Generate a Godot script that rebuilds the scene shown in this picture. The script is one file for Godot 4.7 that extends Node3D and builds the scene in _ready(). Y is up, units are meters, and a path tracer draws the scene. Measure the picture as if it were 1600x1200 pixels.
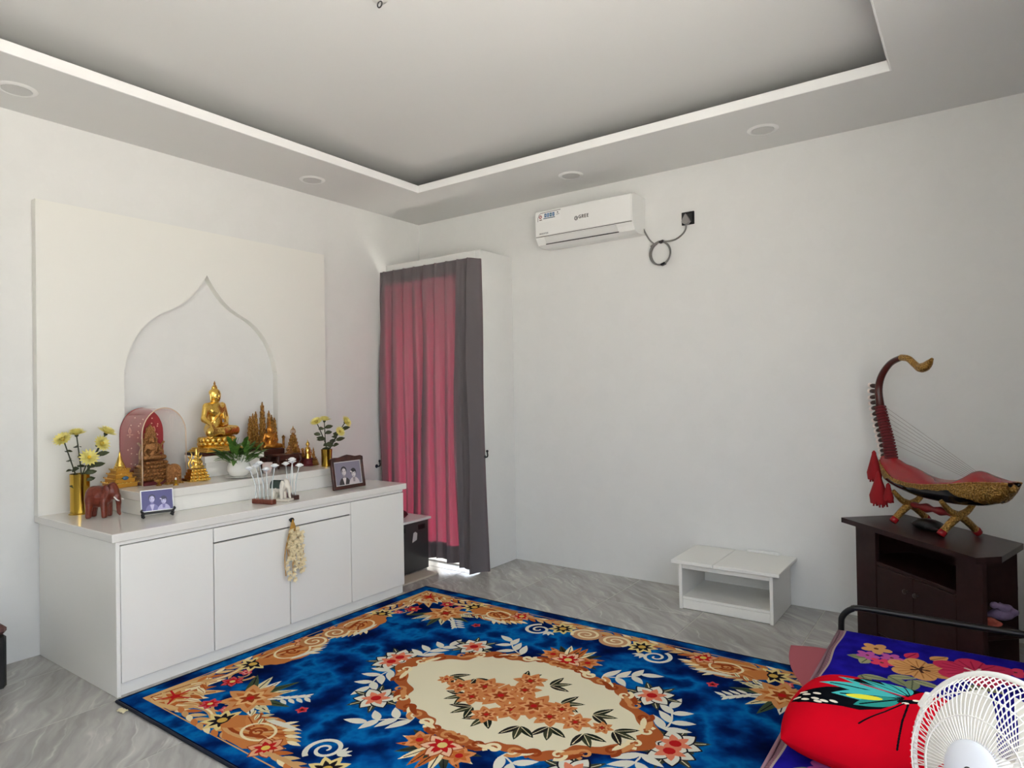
extends Node3D
# A shrine room: world origin at the floor corner between the altar wall (x = 0) and the back wall (z = 0); metres, y up.
const ROOM_X := 4.43
const ROOM_Z := 5.0
const SOFFIT_Y := 2.863
const COUNTER_Y := 0.741
const TIER_Y := 0.866

var taken := {}
var M := {}
var rng := RandomNumberGenerator.new()
var group_base := 0

func _ready():
	rng.seed = 77123
	setup_camera_and_light()
	make_materials()
	build_room()
	build_alcove()
	build_altar()
	build_altar_goods()
	build_air_conditioner()
	build_floor_things()
	build_dresser_and_harp()
	build_bed_and_fan()

func setup_camera_and_light():
	var cam := Camera3D.new()
	cam.name = "camera"
	cam.fov = 61.011
	cam.near = 0.02
	cam.far = 200.0
	cam.position = Vector3(4.06912, 1.36, 4.3044)
	cam.rotation_order = EULER_ORDER_YXZ
	cam.rotation_degrees = Vector3(0.562, 35.448, -0.943)
	add_child(cam)
	cam.current = true
	var env := Environment.new()
	env.background_mode = Environment.BG_SKY
	var sm := ProceduralSkyMaterial.new()
	sm.sky_top_color = Color(0.76, 0.81, 0.885)
	sm.sky_horizon_color = Color(0.935, 0.94, 0.94)
	sm.ground_bottom_color = Color(0.54, 0.54, 0.54)
	sm.ground_horizon_color = Color(0.80, 0.81, 0.82)
	sm.sky_energy_multiplier = 1.0
	sm.ground_energy_multiplier = 1.0
	sm.sun_angle_max = 1.0
	var sky := Sky.new()
	sky.sky_material = sm
	env.sky = sky
	env.ambient_light_source = Environment.AMBIENT_SOURCE_SKY
	env.tonemap_mode = Environment.TONE_MAPPER_LINEAR
	env.tonemap_exposure = 7.0
	env.sdfgi_enabled = true
	env.ssao_enabled = true
	env.ssil_enabled = true
	var we := WorldEnvironment.new()
	we.name = "world_environment"
	we.environment = env
	add_child(we)
	# the sun stands high over the back wall: it lights the ground outside and the doorway floor behind the curtain
	var sun := DirectionalLight3D.new()
	sun.name = "sun"
	sun.light_color = Color(1.0, 0.97, 0.925)
	sun.light_energy = 4.4
	sun.light_angular_distance = 1.2
	sun.shadow_enabled = true
	add_child(sun)
	sun.look_at_from_position(Vector3(-0.4, 4.64, -1.05), Vector3.ZERO, Vector3.UP)

# ------------------------------------------------------------------ nodes
func numbered(called: String) -> String:
	if not taken.has(called):
		taken[called] = 0
		return called
	taken[called] += 1
	return "%s_%03d" % [called, taken[called]]

func tag(o, label: String, category: String, group := ""):
	o.set_meta("label", label)
	o.set_meta("category", category)
	if group != "":
		o.set_meta("group", group)
	return o

func thing(called: String, label: String, category: String, at := Vector3.ZERO, group := "") -> Node3D:
	var o := Node3D.new()
	o.name = numbered(called)
	add_child(o)
	o.position = at
	return tag(o, label, category, group)

func structure(called: String) -> Node3D:
	var o := Node3D.new()
	o.name = numbered(called)
	add_child(o)
	o.set_meta("kind", "structure")
	return o

func part(st: SurfaceTool, called: String, mat: Material, parent: Node) -> MeshInstance3D:
	st.generate_normals()
	st.index()
	var o := MeshInstance3D.new()
	o.mesh = st.commit()
	o.name = called
	o.material_override = mat
	parent.add_child(o, true)
	return o

func solo(st: SurfaceTool, called: String, mat: Material, label: String, category: String, at := Vector3.ZERO, group := "") -> MeshInstance3D:
	var o := part(st, numbered(called), mat, self)
	o.position = at
	tag(o, label, category, group)
	return o

func shell(st: SurfaceTool, called: String, mat: Material) -> MeshInstance3D:
	var o := part(st, numbered(called), mat, self)
	o.set_meta("kind", "structure")
	return o

func again(o: Node3D, at: Vector3, label := "") -> Node3D:
	var c := o.duplicate()
	var base: String = o.name
	c.name = numbered(base)
	add_child(c)
	c.position = at
	if label != "":
		c.set_meta("label", label)
	return c

# ------------------------------------------------------------------ shapes
func mb() -> SurfaceTool:
	var st := SurfaceTool.new()
	st.begin(Mesh.PRIMITIVE_TRIANGLES)
	return st

# V vertices, I triangle corners, G smooth group of each triangle (-1 flat); a closed shape is turned the right way out
func put(st: SurfaceTool, V: PackedVector3Array, I: PackedInt32Array, G: PackedInt32Array, xf := Transform3D.IDENTITY, UV := PackedVector2Array(), closed := true, flip := false):
	var W := xf * V
	if closed:
		var vol := 0.0
		var o := W[0]
		for t in range(0, I.size(), 3):
			vol += (W[I[t]] - o).dot((W[I[t + 1]] - o).cross(W[I[t + 2]] - o))
		flip = vol > 0.0
	var top := 0
	var have_uv := UV.size() > 0
	for k in range(0, I.size() / 3):
		var g := G[k] if G.size() > 1 else G[0]
		if g > top:
			top = g
		st.set_smooth_group(-1 if g < 0 else g + group_base)
		for c in 3:
			var i := I[k * 3 + ((2 - c) if flip else c)]
			if have_uv:
				st.set_uv(UV[i])
			st.add_vertex(W[i])
	group_base += top + 1

func at_basis(p: Vector3, b := Basis()) -> Transform3D:
	return Transform3D(b, p)

func box(st: SurfaceTool, c: Vector3, s: Vector3, bevel := 0.003, b := Basis()):
	var h := s * 0.5
	var e: float = minf(bevel, minf(h.x, minf(h.y, h.z)) * 0.9)
	var V := PackedVector3Array()
	var I := PackedInt32Array()
	# three vertices at each corner, one for each axis face
	for sx in [-1, 1]:
		for sy in [-1, 1]:
			for sz in [-1, 1]:
				V.append(Vector3(sx * h.x, sy * (h.y - e), sz * (h.z - e)))
				V.append(Vector3(sx * (h.x - e), sy * h.y, sz * (h.z - e)))
				V.append(Vector3(sx * (h.x - e), sy * (h.y - e), sz * h.z))
	var id := func(x: int, y: int, z: int, k: int) -> int: return (((x + 1) / 2) * 4 + ((y + 1) / 2) * 2 + (z + 1) / 2) * 3 + k
	var quads := []
	for q in [-1, 1]:
		quads.append([id.call(q, -1, -1, 0), id.call(q, 1, -1, 0), id.call(q, 1, 1, 0), id.call(q, -1, 1, 0), q])
		quads.append([id.call(-1, q, -1, 1), id.call(-1, q, 1, 1), id.call(1, q, 1, 1), id.call(1, q, -1, 1), q])
		quads.append([id.call(-1, -1, q, 2), id.call(1, -1, q, 2), id.call(1, 1, q, 2), id.call(-1, 1, q, 2), q])
	for p in [-1, 1]:
		for q in [-1, 1]:
			quads.append([id.call(p, q, -1, 0), id.call(p, q, -1, 1), id.call(p, q, 1, 1), id.call(p, q, 1, 0), p * q])
			quads.append([id.call(p, -1, q, 0), id.call(p, 1, q, 0), id.call(p, 1, q, 2), id.call(p, -1, q, 2), p * q])
			quads.append([id.call(-1, p, q, 1), id.call(-1, p, q, 2), id.call(1, p, q, 2), id.call(1, p, q, 1), p * q])
	for q in quads:
		add_facing(V, I, q[0], q[1], q[2])
		add_facing(V, I, q[0], q[2], q[3])
	for sx in [-1, 1]:
		for sy in [-1, 1]:
			for sz in [-1, 1]:
				add_facing(V, I, id.call(sx, sy, sz, 0), id.call(sx, sy, sz, 1), id.call(sx, sy, sz, 2))
	put(st, V, I, PackedInt32Array([-1]), Transform3D(b, c))

# for shapes that hold their own centre: turns the triangle outwards (counter-clockwise; put() then reverses all)
func add_facing(V: PackedVector3Array, I: PackedInt32Array, a: int, b: int, c: int):
	var n := (V[b] - V[a]).cross(V[c] - V[a])
	if n.dot(V[a] + V[b] + V[c]) < 0.0:
		I.append_array(PackedInt32Array([a, c, b]))
	else:
		I.append_array(PackedInt32Array([a, b, c]))

func bx(st: SurfaceTool, a: Vector3, b: Vector3, bevel := 0.003):
	box(st, (a + b) * 0.5, (b - a).abs(), bevel)

# profile of (radius, height) points from bottom to top
func lathe(st: SurfaceTool, prof: Array, seg := 24, xf := Transform3D.IDENTITY, crease := 38.0):
	var V := PackedVector3Array()
	var I := PackedInt32Array()
	var G := PackedInt32Array()
	var P := []
	if prof[0].x > 0.0:
		P.append(Vector2(0, prof[0].y))
	P.append_array(prof)
	if prof[-1].x > 0.0:
		P.append(Vector2(0, prof[-1].y))
	var n := P.size()
	for i in n:
		for s in seg:
			var a := TAU * s / seg
			V.append(Vector3(cos(a) * P[i].x, P[i].y, sin(a) * P[i].x))
	var g := 0
	for i in n - 1:
		if i > 0:
			var d0: Vector2 = P[i] - P[i - 1]
			var d1: Vector2 = P[i + 1] - P[i]
			if d0.length() > 1e-6 and d1.length() > 1e-6 and absf(rad_to_deg(d0.angle_to(d1))) > crease:
				g += 1
		for s in seg:
			var a := i * seg + s
			var b := i * seg + (s + 1) % seg
			var c := (i + 1) * seg + (s + 1) % seg
			var d := (i + 1) * seg + s
			if P[i].x > 0.0:
				I.append_array(PackedInt32Array([a, b, c]))
				G.append(g)
			if P[i + 1].x > 0.0:
				I.append_array(PackedInt32Array([a, c, d]))
				G.append(g)
	put(st, V, I, G, xf)

func tube(st: SurfaceTool, pts: Array, r, seg := 8, loop := false, xf := Transform3D.IDENTITY):
	var n := pts.size()
	var V := PackedVector3Array()
	var I := PackedInt32Array()
	var up := Vector3.UP
	var prev := Vector3.ZERO
	for i in n:
		var t: Vector3
		if loop:
			t = (pts[(i + 1) % n] - pts[(i + n - 1) % n]).normalized()
		else:
			t = (pts[mini(i + 1, n - 1)] - pts[maxi(i - 1, 0)]).normalized()
		if i == 0:
			up = Vector3.UP if absf(t.y) < 0.9 else Vector3.RIGHT
		up = (up - t * up.dot(t)).normalized()
		var side := t.cross(up).normalized()
		var rr: float = r[i] if r is Array else r
		for s in seg:
			var a := TAU * s / seg
			V.append(pts[i] + (up * cos(a) + side * sin(a)) * rr)
	var rows := n if loop else n - 1
	for i in rows:
		for s in seg:
			var a := i * seg + s
			var b := i * seg + (s + 1) % seg
			var c := ((i + 1) % n) * seg + (s + 1) % seg
			var d := ((i + 1) % n) * seg + s
			I.append_array(PackedInt32Array([a, b, c, a, c, d]))
	if not loop:
		for e in [0, n - 1]:
			var c := V.size()
			V.append(pts[e])
			for s in seg:
				var a: int = e * seg + s
				var b: int = e * seg + (s + 1) % seg
				if e == 0:
					I.append_array(PackedInt32Array([c, b, a]))
				else:
					I.append_array(PackedInt32Array([c, a, b]))
	put(st, V, I, PackedInt32Array([0]), xf)

# outline in local x-y, pushed along local z from 0 to depth; bevel pulls in the front rim
func prism(st: SurfaceTool, outline: PackedVector2Array, depth: float, xf := Transform3D.IDENTITY, smooth := false, uv_front := false):
	var T := Geometry2D.triangulate_polygon(outline)
	var n := outline.size()
	var V := PackedVector3Array()
	var I := PackedInt32Array()
	var G := PackedInt32Array()
	var UV := PackedVector2Array()
	var lo := outline[0]
	var hi := outline[0]
	for p in outline:
		lo = Vector2(minf(lo.x, p.x), minf(lo.y, p.y))
		hi = Vector2(maxf(hi.x, p.x), maxf(hi.y, p.y))
	for z in [0.0, depth]:
		for p in outline:
			V.append(Vector3(p.x, p.y, z))
			UV.append(Vector2((p.x - lo.x) / (hi.x - lo.x), 1.0 - (p.y - lo.y) / (hi.y - lo.y)))
	var area := 0.0
	for i in n:
		area += outline[i].cross(outline[(i + 1) % n])
	for t in range(0, T.size(), 3):
		var a := T[t]
		var b := T[t + 1]
		var c := T[t + 2]
		if (outline[b] - outline[a]).cross(outline[c] - outline[a]) < 0.0:
			var k := b
			b = c
			c = k
		I.append_array(PackedInt32Array([n + a, n + b, n + c, a, c, b]))
		G.append(-1)
		G.append(-1)
	for i in n:
		var j := (i + 1) % n
		var a := i if area > 0.0 else j
		var b := j if area > 0.0 else i
		I.append_array(PackedInt32Array([a, b, n + b, a, n + b, n + a]))
		G.append(1 if smooth else -1)
		G.append(1 if smooth else -1)
	if depth < 0.0:
		for t in range(0, I.size(), 3):
			var k := I[t]
			I[t] = I[t + 1]
			I[t + 1] = k
	put(st, V, I, G, xf, UV if uv_front else PackedVector2Array())

func ball(st: SurfaceTool, c: Vector3, r: Vector3, b := Basis(), seg := 12, rings := 7):
	var V := PackedVector3Array()
	var I := PackedInt32Array()
	V.append(Vector3(0, -r.y, 0))
	for i in range(1, rings):
		var a := PI * i / rings
		for s in seg:
			var t := TAU * s / seg
			V.append(Vector3(sin(a) * cos(t) * r.x, -cos(a) * r.y, sin(a) * sin(t) * r.z))
	V.append(Vector3(0, r.y, 0))
	var last := V.size() - 1
	for s in seg:
		var s2 := (s + 1) % seg
		I.append_array(PackedInt32Array([0, 1 + s, 1 + s2]))
		for i in rings - 2:
			var a := 1 + i * seg
			I.append_array(PackedInt32Array([a + s, a + seg + s, a + seg + s2, a + s, a + seg + s2, a + s2]))
		I.append_array(PackedInt32Array([last, 1 + (rings - 2) * seg + s2, 1 + (rings - 2) * seg + s]))
	put(st, V, I, PackedInt32Array([0]), Transform3D(b, c))

# an open sheet f(u, v) -> point, u and v from 0 to 1
func sheet(st: SurfaceTool, nu: int, nv: int, f: Callable, flip := false, xf := Transform3D.IDENTITY):
	var V := PackedVector3Array()
	var UV := PackedVector2Array()
	var I := PackedInt32Array()
	for j in nv + 1:
		for i in nu + 1:
			V.append(f.call(float(i) / nu, float(j) / nv))
			UV.append(Vector2(float(i) / nu, float(j) / nv))
	for j in nv:
		for i in nu:
			var a := j * (nu + 1) + i
			I.append_array(PackedInt32Array([a, a + 1, a + nu + 2, a, a + nu + 2, a + nu + 1]))
	put(st, V, I, PackedInt32Array([0]), xf, UV, false, flip)

# a leaf or petal: folded blade from base along dir, up is its upper side
func blade(st: SurfaceTool, base: Vector3, dir: Vector3, up: Vector3, length: float, width: float, droop := 0.0, fold := 0.15, steps := 4):
	var d := dir.normalized()
	var side := d.cross(up).normalized()
	var n := side.cross(d).normalized()
	var V := PackedVector3Array()
	var I := PackedInt32Array()
	for i in steps + 1:
		var t := float(i) / steps
		var w := width * 0.5 * maxf(pow(sin(PI * clampf(t * 0.92 + 0.06, 0, 1)), 0.8), 0.02)
		var p := base + d * length * t - n * droop * length * t * t
		V.append(p + side * w + n * w * fold)
		V.append(p)
		V.append(p - side * w + n * w * fold)
	for i in steps:
		var a := i * 3
		for k in 2:
			I.append_array(PackedInt32Array([a + k, a + k + 1, a + k + 4, a + k, a + k + 4, a + k + 3]))
	put(st, V, I, PackedInt32Array([0]), Transform3D.IDENTITY, PackedVector2Array(), false)

func smooth_path(pts: Array, steps := 6) -> Array:
	var out := []
	for i in pts.size() - 1:
		var p0: Vector3 = pts[maxi(i - 1, 0)]
		var p3: Vector3 = pts[mini(i + 2, pts.size() - 1)]
		for k in steps:
			out.append(pts[i].cubic_interpolate(pts[i + 1], p0, p3, float(k) / steps))
	out.append(pts[-1])
	return out

# ------------------------------------------------------------------ soft bodies: distance field meshed as surface nets
class Field:
	var o: Vector3
	var c: float
	var nx: int
	var ny: int
	var nz: int
	var d := PackedFloat32Array()
	func _init(lo: Vector3, hi: Vector3, cell: float):
		o = lo
		c = cell
		nx = int(ceil((hi.x - lo.x) / cell)) + 1
		ny = int(ceil((hi.y - lo.y) / cell)) + 1
		nz = int(ceil((hi.z - lo.z) / cell)) + 1
		d.resize(nx * ny * nz)
		d.fill(1.0)
	func join(i: int, v: float, k: float):
		var w := d[i]
		var h: float = maxf(k - absf(w - v), 0.0)
		d[i] = minf(w, v) - h * h * 0.25 / k
	func bone(a: Vector3, b: Vector3, ra: float, rb: float, k := 0.012):
		var m: float = maxf(ra, rb) + k + 2.0 * c
		var lo := (a.min(b) - Vector3.ONE * m - o) / c
		var hi := (a.max(b) + Vector3.ONE * m - o) / c
		var ab := b - a
		var l2: float = maxf(ab.length_squared(), 1e-9)
		for y in range(maxi(int(lo.y), 0), mini(int(hi.y) + 1, ny - 1) + 1):
			for z in range(maxi(int(lo.z), 0), mini(int(hi.z) + 1, nz - 1) + 1):
				var row := (y * nz + z) * nx
				for x in range(maxi(int(lo.x), 0), mini(int(hi.x) + 1, nx - 1) + 1):
					var p := o + Vector3(x, y, z) * c
					var t := clampf((p - a).dot(ab) / l2, 0.0, 1.0)
					join(row + x, p.distance_to(a + ab * t) - lerpf(ra, rb, t), k)
	func egg(e: Vector3, r: Vector3, k := 0.012):
		var m: float = k + 2.0 * c
		var lo := (e - r - Vector3.ONE * m - o) / c
		var hi := (e + r + Vector3.ONE * m - o) / c
		var small: float = minf(r.x, minf(r.y, r.z))
		for y in range(maxi(int(lo.y), 0), mini(int(hi.y) + 1, ny - 1) + 1):
			for z in range(maxi(int(lo.z), 0), mini(int(hi.z) + 1, nz - 1) + 1):
				var row := (y * nz + z) * nx
				for x in range(maxi(int(lo.x), 0), mini(int(hi.x) + 1, nx - 1) + 1):
					var q := (o + Vector3(x, y, z) * c - e) / r
					var l := q.length()
					join(row + x, (l - 1.0) * lerpf(small, (q * r).length() / maxf(l, 0.001), 0.7), k)
	func mesh() -> Array:
		var V := PackedVector3Array()
		var I := PackedInt32Array()
		var id := PackedInt32Array()
		id.resize(nx * ny * nz)
		id.fill(-1)
		var sx := 1
		var sz := nx
		var sy := nx * nz
		var offs := PackedInt32Array([0, sx, sz, sx + sz, sy, sy + sx, sy + sz, sy + sx + sz])
		var corners := [Vector3(0, 0, 0), Vector3(1, 0, 0), Vector3(0, 0, 1), Vector3(1, 0, 1), Vector3(0, 1, 0), Vector3(1, 1, 0), Vector3(0, 1, 1), Vector3(1, 1, 1)]
		var edges := [[0, 1], [2, 3], [4, 5], [6, 7], [0, 2], [1, 3], [4, 6], [5, 7], [0, 4], [1, 5], [2, 6], [3, 7]]
		for y in ny - 1:
			for z in nz - 1:
				var row := y * sy + z * sz
				for x in nx - 1:
					var i := row + x
					var first := d[i] < 0.0
					var mixed := false
					for q in range(1, 8):
						if (d[i + offs[q]] < 0.0) != first:
							mixed = true
							break
					if not mixed:
						continue
					var sum := Vector3.ZERO
					var n := 0
					for e in edges:
						var da := d[i + offs[e[0]]]
						var db := d[i + offs[e[1]]]
						if (da < 0.0) != (db < 0.0):
							sum += corners[e[0]].lerp(corners[e[1]], da / (da - db))
							n += 1
					id[i] = V.size()
					V.append(o + (Vector3(x, y, z) + sum / n) * c)
		for y in range(1, ny - 1):
			for z in range(1, nz - 1):
				for x in range(1, nx - 1):
					var i := y * sy + z * sz + x
					var a := d[i] < 0.0
					for ax in 3:
						var s := sx if ax == 0 else (sy if ax == 1 else sz)
						if (d[i + s] < 0.0) == a:
							continue
						var u := sy if ax == 0 else (sz if ax == 1 else sx)
						var v := sz if ax == 0 else (sx if ax == 1 else sy)
						var p := id[i]
						var q := id[i - u]
						var r := id[i - u - v]
						var w := id[i - v]
						if p < 0 or q < 0 or r < 0 or w < 0:
							continue
						if a:
							I.append_array(PackedInt32Array([p, q, r, p, r, w]))
						else:
							I.append_array(PackedInt32Array([p, r, q, p, w, r]))
		return [V, I]

func put_field(st: SurfaceTool, f: Field, xf := Transform3D.IDENTITY):
	var m := f.mesh()
	put(st, m[0], m[1], PackedInt32Array([0]), xf)

# ------------------------------------------------------------------ flat painting for prints and weaves
class Paint:
	var im: Image
	var w: int
	var h: int
	var s := 1.0          # pixels for one unit of the coordinates used
	func _init(pw: int, ph: int, scale: float, c: Color):
		w = pw
		h = ph
		s = scale
		im = Image.create(pw, ph, false, Image.FORMAT_RGBA8)
		im.fill(c)
	func poly(pts: PackedVector2Array, c: Color):
		var n := pts.size()
		var lo := 1e9
		var hi := -1e9
		for p in pts:
			lo = minf(lo, p.y)
			hi = maxf(hi, p.y)
		for y in range(maxi(int(floor(lo * s)), 0), mini(int(ceil(hi * s)), h - 1) + 1):
			var yy := (y + 0.5) / s
			var xs: Array[float] = []
			for i in n:
				var a := pts[i]
				var b := pts[(i + 1) % n]
				if (a.y <= yy) != (b.y <= yy):
					xs.append(a.x + (yy - a.y) / (b.y - a.y) * (b.x - a.x))
			xs.sort()
			for k in range(0, xs.size() - 1, 2):
				var x0 := maxi(int(round(xs[k] * s)), 0)
				var x1 := mini(int(round(xs[k + 1] * s)), w)
				if x1 > x0:
					im.fill_rect(Rect2i(x0, y, x1 - x0, 1), c)
	func oval(c: Vector2, rx: float, ry: float, turn: float, col: Color, n := 20):
		var P := PackedVector2Array()
		for i in n:
			var a := TAU * i / n
			P.append(c + Vector2(cos(a) * rx, sin(a) * ry).rotated(turn))
		poly(P, col)
	func leaf(a: Vector2, turn: float, l: float, wd: float, col: Color, vein := Color(0, 0, 0, 0), bend := 0.0):
		var L := PackedVector2Array()
		var Rr := PackedVector2Array()
		for i in 9:
			var t := i / 8.0
			var q := wd * 0.5 * pow(sin(PI * pow(t, 0.8)), 0.9)
			var mid := Vector2(t * l, bend * l * t * t)
			L.append(a + (mid + Vector2(0, q)).rotated(turn))
			Rr.append(a + (mid - Vector2(0, q)).rotated(turn))
		Rr.reverse()
		L.append_array(Rr)
		poly(L, col)
		if vein.a > 0.0:
			line([a, a + Vector2(l * 0.85, bend * l * 0.7).rotated(turn)], wd * 0.10, vein)
	func line(pts: Array, wd, col: Color):
		for i in pts.size() - 1:
			var a: Vector2 = pts[i]
			var b: Vector2 = pts[i + 1]
			var w0: float = wd[i] if wd is Array else wd
			var w1: float = wd[i + 1] if wd is Array else wd
			var n := (b - a).orthogonal().normalized() * 0.5
			poly(PackedVector2Array([a + n * w0, b + n * w1, b - n * w1, a - n * w0]), col)
			if w1 * s > 3.0:
				oval(b, w1 * 0.5, w1 * 0.5, 0.0, col, 8)
	func curl(c: Vector2, r0: float, r1: float, a0: float, turns: float, w0: float, w1: float, col: Color, sy := 1.0):
		var P := []
		var W := []
		var n := int(absf(turns) * 22) + 4
		for i in n + 1:
			var t := float(i) / n
			var a := a0 + TAU * turns * t
			var r := lerpf(r0, r1, t)
			P.append(c + Vector2(cos(a) * r, sin(a) * r * sy))
			W.append(lerpf(w0, w1, t))
		line(P, W, col)
	func bloom(c: Vector2, r: float, n: int, turn: float, outer: Color, inner: Color, heart: Color, dark := Color(0, 0, 0, 0)):
		for k in n:
			var a := turn + TAU * k / n
			if dark.a > 0.0:
				leaf(c, a, r * 1.08, r * 0.95 * 5.0 / n, dark)
			leaf(c, a, r, r * 0.8 * 5.0 / n, outer)
		for k in n:
			var a := turn + TAU * k / n
			leaf(c, a, r * 0.68, r * 0.42 * 5.0 / n, inner)
		oval(c, r * 0.24, r * 0.24, 0.0, heart, 10)
	func texture() -> ImageTexture:
		im.generate_mipmaps()
		return ImageTexture.create_from_image(im)

func noise_image(wd: int, ht: int, sc: float, seed_value: int, octaves: int, ramp: Gradient) -> Image:
	var n := FastNoiseLite.new()
	n.seed = seed_value
	n.noise_type = FastNoiseLite.TYPE_SIMPLEX_SMOOTH
	n.fractal_octaves = octaves
	n.frequency = sc
	var im := Image.create(wd, ht, false, Image.FORMAT_RGBA8)
	for y in ht:
		for x in wd:
			im.set_pixel(x, y, ramp.sample(clampf(n.get_noise_2d(x, y) * 0.75 + 0.5, 0.0, 1.0)))
	return im

func ramp(stops: Array) -> Gradient:
	var g := Gradient.new()
	g.offsets = PackedFloat32Array(stops.map(func(s): return s[0]))
	g.colors = PackedColorArray(stops.map(func(s): return s[1]))
	return g

func rgb(r: int, g: int, b: int) -> Color:
	return Color(r / 255.0, g / 255.0, b / 255.0)

func mat(c: Color, rough := 0.6, metal := 0.0, more := {}) -> StandardMaterial3D:
	var m := StandardMaterial3D.new()
	m.albedo_color = c
	m.roughness = rough
	m.metallic = metal
	for k in more:
		m.set(k, more[k])
	return m

func noisy(m: StandardMaterial3D, a: Color, b: Color, freq: float, seed_value: int, scale := 1.0, bump := 0.0) -> StandardMaterial3D:
	# fine two-tone grain over the surface, mapped on the object's own axes
	var n := FastNoiseLite.new()
	n.seed = seed_value
	n.frequency = freq
	n.fractal_octaves = 4
	var t := NoiseTexture2D.new()
	t.width = 256
	t.height = 256
	t.seamless = true
	t.noise = n
	t.color_ramp = ramp([[0.0, a], [1.0, b]])
	m.albedo_color = Color.WHITE
	m.albedo_texture = t
	m.uv1_triplanar = true
	m.uv1_scale = Vector3.ONE * scale
	if bump != 0.0:
		var t2 := NoiseTexture2D.new()
		t2.width = 256
		t2.height = 256
		t2.seamless = true
		t2.noise = n
		t2.as_normal_map = true
		t2.bump_strength = 8.0
		m.normal_enabled = true
		m.normal_texture = t2
		m.normal_scale = bump
	return m

# ------------------------------------------------------------------ materials
func marble(seed_value: int) -> ImageTexture:
	# grey polished tile with pale slanting streaks
	var n := FastNoiseLite.new()
	n.seed = seed_value
	n.frequency = 0.010
	n.fractal_octaves = 4
	var f := FastNoiseLite.new()
	f.seed = seed_value + 5
	f.frequency = 0.05
	f.fractal_octaves = 3
	var im := Image.create(320, 320, false, Image.FORMAT_RGBA8)
	var low := rgb(156, 153, 148)
	var high := rgb(188, 185, 179)
	var vein := rgb(214, 210, 203)
	for y in 320:
		for x in 320:
			var u := x * 0.80 + y * 0.60
			var v := -x * 0.60 + y * 0.80
			var warp := n.get_noise_2d(x * 0.45, y * 0.45) * 26.0
			var a := n.get_noise_2d(u * 0.22 + 900.0, (v + warp) * 1.1)
			var b := f.get_noise_2d(u * 0.10, (v + warp) * 0.8 + 300.0)
			var c := low.lerp(high, clampf(0.5 + a * 0.8 + b * 0.45, 0.0, 1.0))
			var r := 1.0 - absf(n.get_noise_2d(u * 0.16 + 77.0, (v + warp * 1.3) * 0.9 - 500.0)) * 13.0
			var r2 := 1.0 - absf(f.get_noise_2d(u * 0.035 + 33.0, (v + warp) * 0.30)) * 10.0
			var k := clampf(r, 0.0, 1.0) * (0.40 + b * 0.8) + clampf(r2, 0.0, 1.0) * 0.30 * (0.6 + a)
			im.set_pixel(x, y, c.lerp(vein, clampf(k, 0.0, 0.7)))
	im.generate_mipmaps()
	return ImageTexture.create_from_image(im)

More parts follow.
